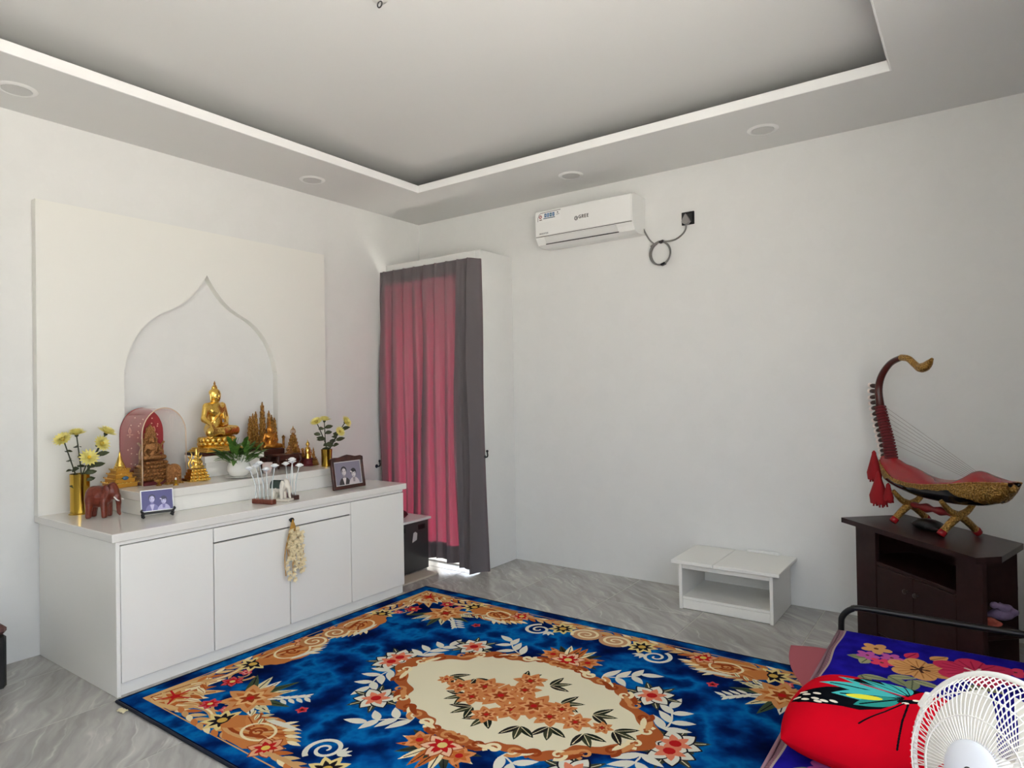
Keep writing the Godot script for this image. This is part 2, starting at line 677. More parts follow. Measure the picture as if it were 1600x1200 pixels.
func make_materials():
	M.wall = noisy(mat(Color.WHITE, 0.92), rgb(229, 229, 226), rgb(232, 232, 229), 0.02, 3, 0.7)
	M.ceiling = mat(rgb(226, 226, 223), 0.95)
	M.lit_edge_white = mat(rgb(248, 248, 246), 0.6)  # paler than the ceiling paint: the edges' stronger light put into the colour
	M.outside = mat(rgb(146, 145, 143), 0.9)
	M.gilt = noisy(mat(Color.WHITE, 0.30, 0.9), rgb(92, 58, 22), rgb(250, 206, 120), 0.05, 28, 7.0, 1.6)
	M.gloss_white = mat(rgb(245, 243, 236), 0.22)
	M.counter = mat(rgb(232, 229, 222), 0.10)
	M.panel_white = mat(rgb(236, 235, 228), 0.45)
	M.groove = mat(rgb(96, 95, 90), 0.8)
	M.grout = mat(rgb(186, 182, 172), 0.9)
	M.tile = []
	for k in 4:
		M.tile.append(mat(Color.WHITE, 0.2, 0.0, {"albedo_texture": marble(11 + k * 7)}))
	M.metal_frame = mat(rgb(215, 215, 212), 0.4)
	M.glass = mat(Color(0.95, 0.98, 0.97, 0.06), 0.02, 0.0, {"transparency": BaseMaterial3D.TRANSPARENCY_ALPHA})
	M.gold = noisy(mat(Color.WHITE, 0.26, 1.0), rgb(226, 180, 80), rgb(250, 216, 126), 0.03, 21, 9.0, 0.25)
	M.old_gold = noisy(mat(Color.WHITE, 0.38, 0.95), rgb(104, 62, 22), rgb(255, 210, 122), 0.045, 22, 6.0, 1.6)
	M.brown_gold = noisy(mat(Color.WHITE, 0.45, 0.8), rgb(122, 80, 44), rgb(208, 154, 100), 0.045, 23, 8.0, 1.0)
	M.brass = mat(rgb(196, 158, 66), 0.18, 1.0)
	M.dark_wood = noisy(mat(Color.WHITE, 0.35), rgb(52, 22, 16), rgb(80, 38, 26), 0.02, 24, 4.0)
	M.carved_wood = noisy(mat(Color.WHITE, 0.28), rgb(92, 34, 22), rgb(126, 54, 34), 0.03, 25, 8.0, 0.3)
	M.espresso = noisy(mat(Color.WHITE, 0.32, 0.0, {"metallic_specular": 0.3}), rgb(37, 20, 19), rgb(48, 28, 26), 0.02, 26, 3.0)
	M.black = mat(rgb(16, 15, 15), 0.4)
	M.black_metal = mat(rgb(20, 20, 21), 0.28, 0.3)
	M.charcoal = mat(rgb(62, 62, 61), 0.45)
	M.white_plastic = mat(rgb(238, 238, 235), 0.3)
	M.offwhite = mat(rgb(226, 225, 218), 0.4)
	M.ceramic = mat(rgb(240, 238, 230), 0.12)
	M.curtain = mat(rgb(114, 109, 110), 0.85, 0.0, {"metallic_specular": 0.2, "backlight": Color(0.44, 0.120, 0.205), "backlight_enabled": true, "cull_mode": BaseMaterial3D.CULL_DISABLED})
	M.leaf = noisy(mat(Color.WHITE, 0.5, 0.0, {"backlight_enabled": true, "backlight": Color(0.10, 0.18, 0.03), "cull_mode": BaseMaterial3D.CULL_DISABLED}), rgb(38, 80, 22), rgb(112, 150, 62), 0.03, 31, 6.0)
	M.stem = mat(rgb(52, 60, 32), 0.6)
	M.petal = noisy(mat(Color.WHITE, 0.7, 0.0, {"cull_mode": BaseMaterial3D.CULL_DISABLED}), rgb(236, 220, 104), rgb(250, 244, 180), 0.05, 32, 20.0)
	M.cream_petal = noisy(mat(Color.WHITE, 0.8, 0.0, {"cull_mode": BaseMaterial3D.CULL_DISABLED}), rgb(230, 204, 144), rgb(252, 244, 222), 0.05, 33, 22.0)
	M.straw = mat(rgb(190, 142, 62), 0.8)
	M.red_lacquer = mat(rgb(150, 20, 26), 0.25)
	M.maroon = mat(rgb(92, 16, 22), 0.6)

# ------------------------------------------------------------------ the room
func build_room():
	# floor: one tile after another over a bed of pale grout
	var fl := structure("floor")
	var st := mb()
	bx(st, Vector3(-0.15, -0.16, -0.15), Vector3(ROOM_X + 0.15, -0.0012, ROOM_Z + 0.15), 0.0)
	part(st, "grout_bed", M.grout, fl)
	var xs := [0.0, 0.3]
	var zs := [0.0, 0.53]
	while xs[-1] < ROOM_X - 0.01:
		xs.append(minf(xs[-1] + 0.6, ROOM_X))
	while zs[-1] < ROOM_Z - 0.01:
		zs.append(minf(zs[-1] + 0.6, ROOM_Z))
	var k := 0
	for i in xs.size() - 1:
		for j in zs.size() - 1:
			var s := Vector2(xs[i + 1] - xs[i] - 0.004, zs[j + 1] - zs[j] - 0.004)
			st = mb()
			tile_shape(st, s)
			var o := part(st, "tile", M.tile[(i * 3 + j * 5 + (i * j) % 3) % 4], fl)
			o.position = Vector3((xs[i] + xs[i + 1]) * 0.5, 0, (zs[j] + zs[j + 1]) * 0.5)
			k += 1
	st = mb()
	bx(st, Vector3(-30, -0.40, -30), Vector3(34, -0.17, 34), 0.0)
	shell(st, "ground", M.outside)
	# walls with openings cut through
	var T := 0.15
	st = mb()
	bx(st, Vector3(-T, 0, -T), Vector3(0, 3.2, ROOM_Z + T), 0.0)
	shell(st, "wall_left", M.wall)
	st = mb()
	wall_with_hole(st, Vector3(0, 0, -T), Vector3(ROOM_X, 3.2, 0), 0, 0.05, 0.80, 0.0, 1.96)
	shell(st, "wall_back", M.wall)
	st = mb()
	wall_with_hole(st, Vector3(ROOM_X, 0, -T), Vector3(ROOM_X + T, 3.2, ROOM_Z + T), 2, 2.15, 4.75, 0.42, 2.40)
	shell(st, "wall_right", M.wall)
	st = mb()
	wall_with_hole(st, Vector3(0, 0, ROOM_Z), Vector3(ROOM_X, 3.2, ROOM_Z + T), 0, 2.70, 4.10, 0.95, 2.35)
	shell(st, "wall_front", M.wall)
	window_unit("window_1", Vector3(ROOM_X + 0.06, 0.42, 2.15), Vector3(0, 0, 1), 2.60, 1.98, 3)
	window_unit("added_window_2", Vector3(2.70, 0.95, ROOM_Z + 0.06), Vector3(1, 0, 0), 1.40, 1.40, 2)  # added out of view to throw more light on the back wall
	window_unit("door_1", Vector3(0.05, 0.0, -0.10), Vector3(1, 0, 0), 0.75, 1.96, 1)
	# ceiling: plain upper field and a lowered border all round with an open shadow gap above it
	var c := structure("ceiling")
	st = mb()
	bx(st, Vector3(-T, 3.022, -T), Vector3(ROOM_X + T, 3.22, ROOM_Z + T), 0.0)
	part(st, "ceiling_field", M.ceiling, c)
	var lip := 2.916
	var x0 := 0.660
	var x1 := 3.768
	var z0 := 0.700
	var z1 := 4.30
	st = mb()
	ring(st, x0, x1, z0, z1, SOFFIT_Y, lip)
	part(st, "ceiling_border", M.ceiling, c)
	var lips := structure("added_trim_1")  # strips added on the border's edge, coloured paler to look brightly lit
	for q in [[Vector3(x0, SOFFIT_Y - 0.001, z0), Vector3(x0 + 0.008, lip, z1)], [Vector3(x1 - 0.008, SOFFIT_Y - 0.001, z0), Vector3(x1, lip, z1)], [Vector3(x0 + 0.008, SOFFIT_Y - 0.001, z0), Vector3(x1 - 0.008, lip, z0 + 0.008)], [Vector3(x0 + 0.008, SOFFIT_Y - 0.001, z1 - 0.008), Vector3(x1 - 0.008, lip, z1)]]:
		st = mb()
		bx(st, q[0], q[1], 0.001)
		part(st, "lit_edge_strip", M.lit_edge_white, lips)
	st = mb()
	ring(st, x0 - 0.46, x1 + 0.46, z0 - 0.46, z1 + 0.46, lip, 3.022)
	part(st, "ceiling_upstand", M.ceiling, c)
	# ring-shaped ceiling lamps, switched off
	var spots := [[0.30, 3.12, "round recessed downlight in the ceiling border above the altar panel's bare end"], [0.297, 1.385, "round recessed downlight in the ceiling border above the framed portrait"], [1.78, 0.335, "round recessed downlight in the ceiling border above the air conditioner"], [3.08, 0.34, "round recessed downlight in the ceiling border above the low white table"]]
	for s in spots:
		var d := thing("downlight", s[2], "downlight", Vector3(s[0], SOFFIT_Y, s[1]), "downlights in the ceiling border")
		st = mb()
		lathe(st, [Vector2(0.060, -0.001), Vector2(0.066, -0.007), Vector2(0.080, -0.006), Vector2(0.088, 0.0)], 40)
		part(st, "rim", M.white_plastic, d)
		st = mb()
		lathe(st, [Vector2(0.061, -0.0065), Vector2(0.061, -0.001)], 40)
		part(st, "diffuser", mat(rgb(205, 205, 202), 0.5), d)
	var hk := thing("ceiling_hook", "small white ceiling hook with dark ring on the upper ceiling", "hook", Vector3(2.05, 3.022, 2.385))
	st = mb()
	lathe(st, [Vector2(0.016, -0.012), Vector2(0.034, -0.004), Vector2(0.036, 0.0)], 24)
	part(st, "rose", M.offwhite, hk)
	st = mb()
	var lp := []
	for i in 16:
		lp.append(Vector3(cos(TAU * i / 16) * 0.013, -0.024 + sin(TAU * i / 16) * 0.013, 0))
	tube(st, lp, 0.003, 8, true)
	part(st, "ring", M.charcoal, hk)

func ring(st: SurfaceTool, x0: float, x1: float, z0: float, z1: float, y0: float, y1: float):
	bx(st, Vector3(0, y0, 0), Vector3(x0, y1, ROOM_Z), 0.0)
	bx(st, Vector3(x1, y0, 0), Vector3(ROOM_X, y1, ROOM_Z), 0.0)
	bx(st, Vector3(x0, y0, 0), Vector3(x1, y1, z0), 0.0)
	bx(st, Vector3(x0, y0, z1), Vector3(x1, y1, ROOM_Z), 0.0)

func tile_shape(st: SurfaceTool, s: Vector2):
	var h := s * 0.5
	var e := 0.0015
	var V := PackedVector3Array()
	var UV := PackedVector2Array()
	for lv in [[e, 0.0], [0.0, -e], [0.0, -0.02]]:
		for c in [[-1, -1], [1, -1], [1, 1], [-1, 1]]:
			V.append(Vector3(c[0] * (h.x - lv[0]), lv[1], c[1] * (h.y - lv[0])))
			UV.append(Vector2(V[-1].x / 0.6 + 0.5, V[-1].z / 0.6 + 0.5))
	var I := PackedInt32Array([0, 1, 2, 0, 2, 3, 8, 10, 9, 8, 11, 10])
	for lv in 2:
		for c in 4:
			var a := lv * 4 + c
			var b := lv * 4 + (c + 1) % 4
			I.append_array(PackedInt32Array([a, a + 4, b + 4, a, b + 4, b]))
	put(st, V, I, PackedInt32Array([-1]), Transform3D.IDENTITY, UV)

func wall_with_hole(st: SurfaceTool, lo: Vector3, hi: Vector3, axis: int, a: float, b: float, y0: float, y1: float):
	var p := lo
	var q := hi
	q[axis] = a
	if a > lo[axis] + 0.001:
		bx(st, p, q, 0.0)
	p = lo
	p[axis] = b
	bx(st, p, hi, 0.0)
	p = lo
	q = hi
	p[axis] = a
	q[axis] = b
	p.y = y1
	bx(st, p, q, 0.0)
	if y0 > lo.y + 0.001:
		p.y = lo.y
		q.y = y0
		bx(st, p, q, 0.0)

func window_unit(called: String, at: Vector3, along: Vector3, wide: float, high: float, lights: int):
	var w := structure(called)
	var across := Vector3.UP.cross(along)
	var b := Basis(along, Vector3.UP, -across)
	var st := mb()
	var e := 0.05
	box(st, at + along * wide * 0.5 + Vector3.UP * e * 0.5, Vector3(wide, e, 0.06), 0.004, b)
	box(st, at + along * wide * 0.5 + Vector3.UP * (high - e * 0.5), Vector3(wide, e, 0.06), 0.004, b)
	for s in [0.0, 1.0]:
		box(st, at + along * lerpf(e * 0.5, wide - e * 0.5, s) + Vector3.UP * high * 0.5, Vector3(e, high - 2.0 * e, 0.06), 0.004, b)
	part(st, "frame", M.metal_frame, w)
	for k in range(1, lights):
		st = mb()
		box(st, at + along * wide * k / lights + Vector3.UP * high * 0.5, Vector3(0.045, high - 2.0 * e, 0.05), 0.004, b)
		part(st, "mullion", M.metal_frame, w)
	for k in lights:
		st = mb()
		box(st, at + along * wide * (k + 0.5) / lights + Vector3.UP * high * 0.5, Vector3(wide / lights - 0.03, high - 2.0 * e, 0.006), 0.0, b)
		part(st, "pane", M.glass, w)

# ------------------------------------------------------------------ boxed-out doorway with its curtain
func build_alcove():
	var st := mb()
	bx(st, Vector3(0.965, 0, 0.0), Vector3(1.022, 2.435, 0.408), 0.002)
	shell(st, "wall_alcove", M.wall)
	st = mb()
	bx(st, Vector3(0.0, 2.365, 0.0), Vector3(0.965, 2.435, 0.408), 0.002)
	shell(st, "ceiling_alcove", M.wall)
	st = mb()
	bx(st, Vector3(0.052, 0.0008, -0.148), Vector3(0.798, 0.010, 0.40), 0.002)
	shell(st, "threshold_reflector", mat(rgb(238, 236, 230), 0.6))  # white slab added unseen behind the curtain to bounce sunlight upwards
	# curtain: pinch-pleated sheet, its header and hem are folded double
	var cu := thing("curtain", "grey pinch-pleated curtain glowing pink where daylight shines through it", "curtain")
	st = mb()
	sheet(st, 240, 60, func(u, v): return curtain_point(u, v, 0.0))
	part(st, "drape", M.curtain, cu)
	st = mb()
	sheet(st, 240, 6, func(u, v): return curtain_point(u, v * 0.050, -0.004))
	sheet(st, 240, 6, func(u, v): return curtain_point(u, v * 0.050, -0.007))
	part(st, "header_tape", M.curtain, cu)
	st = mb()
	sheet(st, 240, 6, func(u, v): return curtain_point(u, 0.945 + v * 0.055, -0.004))
	sheet(st, 240, 6, func(u, v): return curtain_point(u, 0.945 + v * 0.055, -0.007))
	part(st, "hem", M.curtain, cu)
	for q in [[0.835, 1.0], [0.0, 0.055]]:
		st = mb()
		for k in 3:
			sheet(st, 50, 60, func(u, v): return curtain_point(lerpf(q[0], q[1], u), v, -0.008 - 0.004 * k))
		part(st, "side_light_block", M.curtain, cu)  # extra layers added behind both sides to keep daylight from glowing through
	var rail := thing("curtain_track", "slim white curtain track under the doorway head", "curtain track")
	st = mb()
	bx(st, Vector3(0.005, 2.334, 0.4815), Vector3(0.965, 2.346, 0.4865), 0.001)
	part(st, "track", M.white_plastic, rail)
	for x in [0.25, 0.75]:
		st = mb()
		bx(st, Vector3(x, 2.340, 0.4085), Vector3(x + 0.02, 2.350, 0.4815), 0.002)
		part(st, "bracket", M.white_plastic, rail)
	for q in [[Vector3(1.022, 0.86, 0.40), Vector3(1, 0, 0.35), "dark metal curtain tieback hook on the doorway's plaster side"], [Vector3(0.0, 0.75, 0.55), Vector3(1, 0, 0), "dark metal curtain tieback hook on the altar wall by the curtain"]]:
		st = mb()
		var d: Vector3 = q[1].normalized()
		tube(st, smooth_path([q[0], q[0] + d * 0.03, q[0] + d * 0.045 + Vector3(0, 0.012, 0), q[0] + d * 0.04 + Vector3(0, 0.04, 0)]), 0.0055, 8)
		ball(st, q[0] + d * 0.04 + Vector3(0, 0.045, 0), Vector3.ONE * 0.010)
		ball(st, q[0] + d * 0.004, Vector3(0.016, 0.016, 0.016) * (Vector3.ONE - d.abs() * 0.6))
		solo(st, "tieback_hook", M.black_metal, q[2], "hook")

func curtain_point(u: float, v: float, off: float) -> Vector3:
	# u across from the altar wall, v from the top down
	var y := lerpf(2.365, 0.055 + 0.012 * sin(u * 23.0), v)
	var n := 9.0
	var ph := u * n
	var f := fposmod(ph, 1.0) - 0.5
	var drop := clampf(v * 14.0, 0.0, 1.0)
	var pinch := exp(-f * f * 260.0)
	var header := 0.020 * pinch - 0.006
	var wob := 0.35 * sin(v * 3.1 + u * 9.0) + 0.25 * sin(v * 5.3 + u * 21.0)
	var amp := lerpf(0.020, 0.040, smoothstep(0.04, 0.6, v)) * (0.80 + 0.35 * sin(u * 17.0))
	var a := TAU * (ph + wob * smoothstep(0.05, 0.5, v) * 0.35)
	var body := amp * (cos(a + PI) + 0.22 * cos(2.0 * a + 1.0) + 0.15 * sin(3.0 * a + u * 40.0))
	var z := 0.505 + lerpf(header, body, drop) - 0.008 * (1.0 - drop)
	var x := 0.012 + u * 1.03 + 0.016 * sin(a) * drop
	# the free side swings forward and reaches the floor
	var edge := smoothstep(0.80, 0.93, u)
	x += edge * v * 0.035
	z += edge * v * 0.055
	y -= edge * v * 0.045 * (1.0 if v > 0.5 else v * 2.0)
	# its last hand's breadth turns back towards the plaster side
	z -= smoothstep(0.955, 1.0, u) * (z - 0.418)
	x -= smoothstep(0.80, 1.0, u) * 0.018
	x -= smoothstep(0.12, 0.0, u) * 0.02 * sin(v * PI)
	return Vector3(maxf(x, 0.006), y, z + off)

# ------------------------------------------------------------------ the altar: cabinet, worktop, back panel, steps
func build_altar():
	var Z0 := 1.125
	var Z1 := 2.945
	var cab := thing("altar_cabinet", "long white gloss altar cabinet with four doors and a shallow drawer", "cabinet")
	var st := mb()
	bx(st, Vector3(0.005, 0, Z1 - 0.018), Vector3(0.887, 0.702, Z1), 0.0015)
	part(st, "side_panel", M.gloss_white, cab)
	st = mb()
	bx(st, Vector3(0.005, 0, Z0), Vector3(0.866, 0.702, Z0 + 0.018), 0.0015)
	part(st, "side_panel", M.gloss_white, cab)
	st = mb()
	bx(st, Vector3(0.84, 0.0, Z0 + 0.018), Vector3(0.872, 0.055, Z1 - 0.018), 0.001)
	part(st, "plinth", M.gloss_white, cab)
	st = mb()
	bx(st, Vector3(0.02, 0.056, Z0 + 0.018), Vector3(0.862, 0.074, Z1 - 0.018), 0.001)
	part(st, "bottom_board", M.gloss_white, cab)
	st = mb()
	bx(st, Vector3(0.845, 0.684, Z0 + 0.002), Vector3(0.880, 0.702, Z1 - 0.018), 0.001)
	part(st, "top_rail", M.gloss_white, cab)
	st = mb()
	bx(st, Vector3(0.845, 0.074, Z0 + 0.018), Vector3(0.862, 0.684, Z1 - 0.018), 0.0)
	part(st, "carcass_front", M.groove, cab)
	var doors := [[2.482, 2.924, 0.058, 0.680], [2.030, 2.477, 0.058, 0.600], [1.586, 2.024, 0.058, 0.600], [1.127, 1.580, 0.058, 0.680]]
	for d in doors:
		st = mb()
		bx(st, Vector3(0.863, d[2], d[0]), Vector3(0.885, d[3], d[1]), 0.0015)
		part(st, "door", M.gloss_white, cab)
	st = mb()
	bx(st, Vector3(0.863, 0.608, 1.586), Vector3(0.885, 0.680, 2.477), 0.0015)
	var dr := part(st, "drawer", M.gloss_white, cab)
	st = mb()
	lathe(st, [Vector2(0.006, 0.0), Vector2(0.006, 0.012), Vector2(0.013, 0.016), Vector2(0.014, 0.024), Vector2(0.010, 0.028)], 16, Transform3D(Basis(Vector3.FORWARD, PI / 2), Vector3(0.885, 0.648, 2.027)))
	part(st, "knob", M.black, dr)
	st = mb()
	bx(st, Vector3(0.002, 0.7025, 1.110), Vector3(0.900, COUNTER_Y, 2.964), 0.0025)
	solo(st, "altar_worktop", M.counter, "polished white worktop slab covering the altar cabinet", "worktop")
	# back panel with its onion-arch niche
	st = mb()
	var half := [Vector2(0.508, 0.0), Vector2(0.508, 0.70), Vector2(0.503, 0.78), Vector2(0.486, 0.86), Vector2(0.455, 0.94), Vector2(0.412, 1.010), Vector2(0.355, 1.075), Vector2(0.290, 1.122), Vector2(0.225, 1.155), Vector2(0.165, 1.190), Vector2(0.110, 1.238), Vector2(0.062, 1.295), Vector2(0.025, 1.348), Vector2(0.0, 1.392)]
	var zc := 2.026
	var arch := []
	for i in half.size() - 1:
		for k in 3:
			arch.append(half[i].cubic_interpolate(half[i + 1], half[maxi(i - 1, 0)], half[mini(i + 2, half.size() - 1)], k / 3.0) if i > 0 else half[i].lerp(half[i + 1], k / 3.0))
	arch.append(half[-1])
	var out := PackedVector2Array()
	# local x runs towards the back wall so that the panel's front faces into the room
	out.append(Vector2(-(2.964 - zc), 0.0))
	for p in arch:
		out.append(Vector2(-p.x, p.y))
	for i in range(arch.size() - 2, -1, -1):
		out.append(arch[i])
	out.append(Vector2(zc - 1.098, 0.0))
	out.append(Vector2(zc - 1.098, 2.412 - COUNTER_Y))
	out.append(Vector2(-(2.964 - zc), 2.412 - COUNTER_Y))
	prism(st, out, 0.052, Transform3D(Basis(Vector3(0, 0, -1), Vector3(0, 1, 0), Vector3(1, 0, 0)), Vector3(0.002, COUNTER_Y, zc)))
	solo(st, "altar_back_panel", M.panel_white, "tall white altar back panel cut with an onion-shaped arch niche", "panel")
	var tier := thing("altar_step", "wide white step with overhanging top standing on the altar worktop", "step")
	st = mb()
	bx(st, Vector3(0.056, COUNTER_Y + 0.0005, 1.405), Vector3(0.560, 0.822, 2.670), 0.002)
	part(st, "riser", M.gloss_white, tier)
	st = mb()
	bx(st, Vector3(0.056, 0.8222, 1.390), Vector3(0.582, TIER_Y, 2.690), 0.002)
	part(st, "tread", M.counter, tier)
	var rs := thing("altar_plinth", "small white plinth under the large golden Buddha statue", "plinth")
	st = mb()
	bx(st, Vector3(0.06, TIER_Y + 0.0005, 1.815), Vector3(0.282, 0.954, 2.175), 0.002)
	part(st, "block", M.gloss_white, rs)
	st = mb()
	bx(st, Vector3(0.06, 0.9542, 1.795), Vector3(0.300, 0.992, 2.193), 0.002)
	part(st, "slab", M.gloss_white, rs)

# ------------------------------------------------------------------ statues
# a seated Buddha facing +x, 1 unit from seat to crown, right hand over the knee
func seated_body(cell: float) -> Array:
	var f := Field.new(Vector3(-0.34, -0.06, -0.52), Vector3(0.50, 1.06, 0.52), cell)
	var k := 0.035
	f.egg(Vector3(-0.02, 0.14, 0), Vector3(0.19, 0.15, 0.24), k)
	f.bone(Vector3(0, 0.22, 0), Vector3(-0.02, 0.50, 0), 0.145, 0.165, k)
	f.bone(Vector3(-0.02, 0.52, -0.13), Vector3(-0.02, 0.52, 0.13), 0.115, 0.115, k)
	f.egg(Vector3(0.05, 0.47, 0), Vector3(0.12, 0.11, 0.19), k)
	for s in [-1.0, 1.0]:
		f.bone(Vector3(0.0, 0.10, s * 0.14), Vector3(0.23, 0.09, s * 0.36), 0.115, 0.090, k)
		f.bone(Vector3(0.24, 0.085, s * 0.35), Vector3(0.33, 0.075 + (0.05 if s > 0 else 0.0), -s * 0.08), 0.085, 0.055, 0.02)
		f.bone(Vector3(0.33, 0.075 + (0.05 if s > 0 else 0.0), -s * 0.08), Vector3(0.30, 0.09 + (0.05 if s > 0 else 0.0), -s * 0.22), 0.045, 0.03, 0.02)
	# right arm (z+) reaches down over the shin, left hand rests in the lap
	f.bone(Vector3(-0.02, 0.55, 0.22), Vector3(0.0, 0.33, 0.31), 0.078, 0.060, 0.03)
	f.bone(Vector3(0.0, 0.33, 0.31), Vector3(0.22, 0.22, 0.32), 0.058, 0.040, 0.02)
	for q in [-0.03, -0.01, 0.012, 0.034]:
		f.bone(Vector3(0.24, 0.21, 0.315 + q), Vector3(0.325, 0.12, 0.31 + q * 1.2), 0.020, 0.013, 0.012)
	f.bone(Vector3(0.23, 0.21, 0.29), Vector3(0.29, 0.165, 0.262), 0.018, 0.012, 0.012)
	f.bone(Vector3(-0.02, 0.55, -0.22), Vector3(0.0, 0.32, -0.30), 0.082, 0.066, 0.03)
	f.bone(Vector3(0.0, 0.32, -0.30), Vector3(0.25, 0.22, -0.08), 0.062, 0.042, 0.02)
	for q in [-0.03, -0.01, 0.012, 0.034]:
		f.bone(Vector3(0.27 + q * 0.5, 0.21, -0.06), Vector3(0.28 + q, 0.20, 0.06), 0.020, 0.014, 0.012)
	f.bone(Vector3(0.24, 0.235, -0.05), Vector3(0.245, 0.25, 0.03), 0.018, 0.013, 0.012)
	# robe edge over the left shoulder and its hanging fold
	var last := Vector3(0.03, 0.62, -0.17)
	for p in [Vector3(0.135, 0.52, -0.10), Vector3(0.165, 0.42, 0.02), Vector3(0.145, 0.32, 0.12), Vector3(0.06, 0.25, 0.18)]:
		f.bone(last, p, 0.018, 0.018, 0.010)
		last = p
	f.bone(Vector3(0.11, 0.56, -0.14), Vector3(0.175, 0.34, -0.08), 0.030, 0.026, 0.012)
	# neck, head, face
	f.bone(Vector3(-0.01, 0.60, 0), Vector3(0.0, 0.68, 0), 0.080, 0.072, 0.02)
	f.egg(Vector3(0.015, 0.765, 0), Vector3(0.118, 0.122, 0.108), 0.02)
	f.egg(Vector3(0.050, 0.722, 0), Vector3(0.074, 0.070, 0.078), 0.02)
	f.egg(Vector3(-0.012, 0.815, 0), Vector3(0.122, 0.082, 0.118), 0.010)
	f.egg(Vector3(-0.015, 0.905, 0), Vector3(0.062, 0.040, 0.062), 0.008)
	f.bone(Vector3(0.120, 0.785, 0), Vector3(0.142, 0.742, 0), 0.011, 0.019, 0.010)
	for s in [-1.0, 1.0]:
		f.bone(Vector3(0.124, 0.797, s * 0.020), Vector3(0.100, 0.790, s * 0.070), 0.010, 0.007, 0.008)
		f.bone(Vector3(0.118, 0.772, s * 0.026), Vector3(0.103, 0.768, s * 0.062), 0.014, 0.009, 0.006)
		f.bone(Vector3(0.0, 0.790, s * 0.116), Vector3(0.005, 0.665, s * 0.112), 0.024, 0.019, 0.010)
	f.bone(Vector3(0.126, 0.706, -0.024), Vector3(0.126, 0.706, 0.024), 0.012, 0.012, 0.006)
	f.bone(Vector3(0.120, 0.685, -0.016), Vector3(0.120, 0.685, 0.016), 0.012, 0.012, 0.006)
	return f.mesh()

func lotus(st: SurfaceTool, r: float, y: float, h: float, n: int, sx := 1.0):
	# two rows of petals round a moulded drum
	var b := Basis.from_scale(Vector3(sx, 1, 1))
	lathe(st, [Vector2(r * 0.98, y), Vector2(r, y + h * 0.10), Vector2(r * 0.90, y + h * 0.16), Vector2(r * 0.84, y + h * 0.40), Vector2(r * 0.80, y + h * 0.55), Vector2(r * 0.92, y + h * 0.88), Vector2(r * 0.92, y + h)], 32, Transform3D(b, Vector3.ZERO))
	for k in n:
		var a := TAU * k / n
		var d := Vector3(cos(a) * sx, 0, sin(a))
		ball(st, d * r * 0.90 + Vector3(0, y + h * 0.70, 0), Vector3(r * 0.10, h * 0.30, r * 2.6 / n), Basis(Vector3.UP, -a), 8, 6)
		a += PI / n
		d = Vector3(cos(a) * sx, 0, sin(a))
		ball(st, d * r * 0.92 + Vector3(0, y + h * 0.32, 0), Vector3(r * 0.10, h * 0.22, r * 2.6 / n), Basis(Vector3.UP, -a), 8, 6)

# a pointed screen with a row of flame tongues, in local x-y
func flame_outline(w: float, h: float, tongues: int, depth := 0.35) -> PackedVector2Array:
	var L := []
	for i in tongues * 2 + 1:
		var t := float(i) / (tongues * 2)
		var y := h * t
		var x := w * 0.5 * pow(maxf(1.0 - t, 0.0), 0.55) * (1.0 if t > 0.1 else 0.92)
		if i % 2 == 1:
			x *= 1.0 - depth
			y -= h * 0.02
		else:
			y += h * 0.05 * (1.0 if i > 0 and i < tongues * 2 else 0.0)
		L.append(Vector2(x, y))
	var P := PackedVector2Array()
	for p in L:
		P.append(p)
	for i in range(L.size() - 2, -1, -1):
		P.append(Vector2(-L[i].x, L[i].y))
	return P

func steps(st: SurfaceTool, n: int, y0: float, h: float, a: Vector2, b: Vector2, bevel := 0.002):
	for i in n:
		var t := float(i) / maxf(n - 1, 1)
		var s := a.lerp(b, t)
		box(st, Vector3(0, y0 + h * (i + 0.5) / n, 0), Vector3(s.x, h / n * 1.002, s.y), bevel)

const FACE := Basis(Vector3(0, 0, -1), Vector3(0, 1, 0), Vector3(1, 0, 0))   # local x-y outline set upright, facing +x

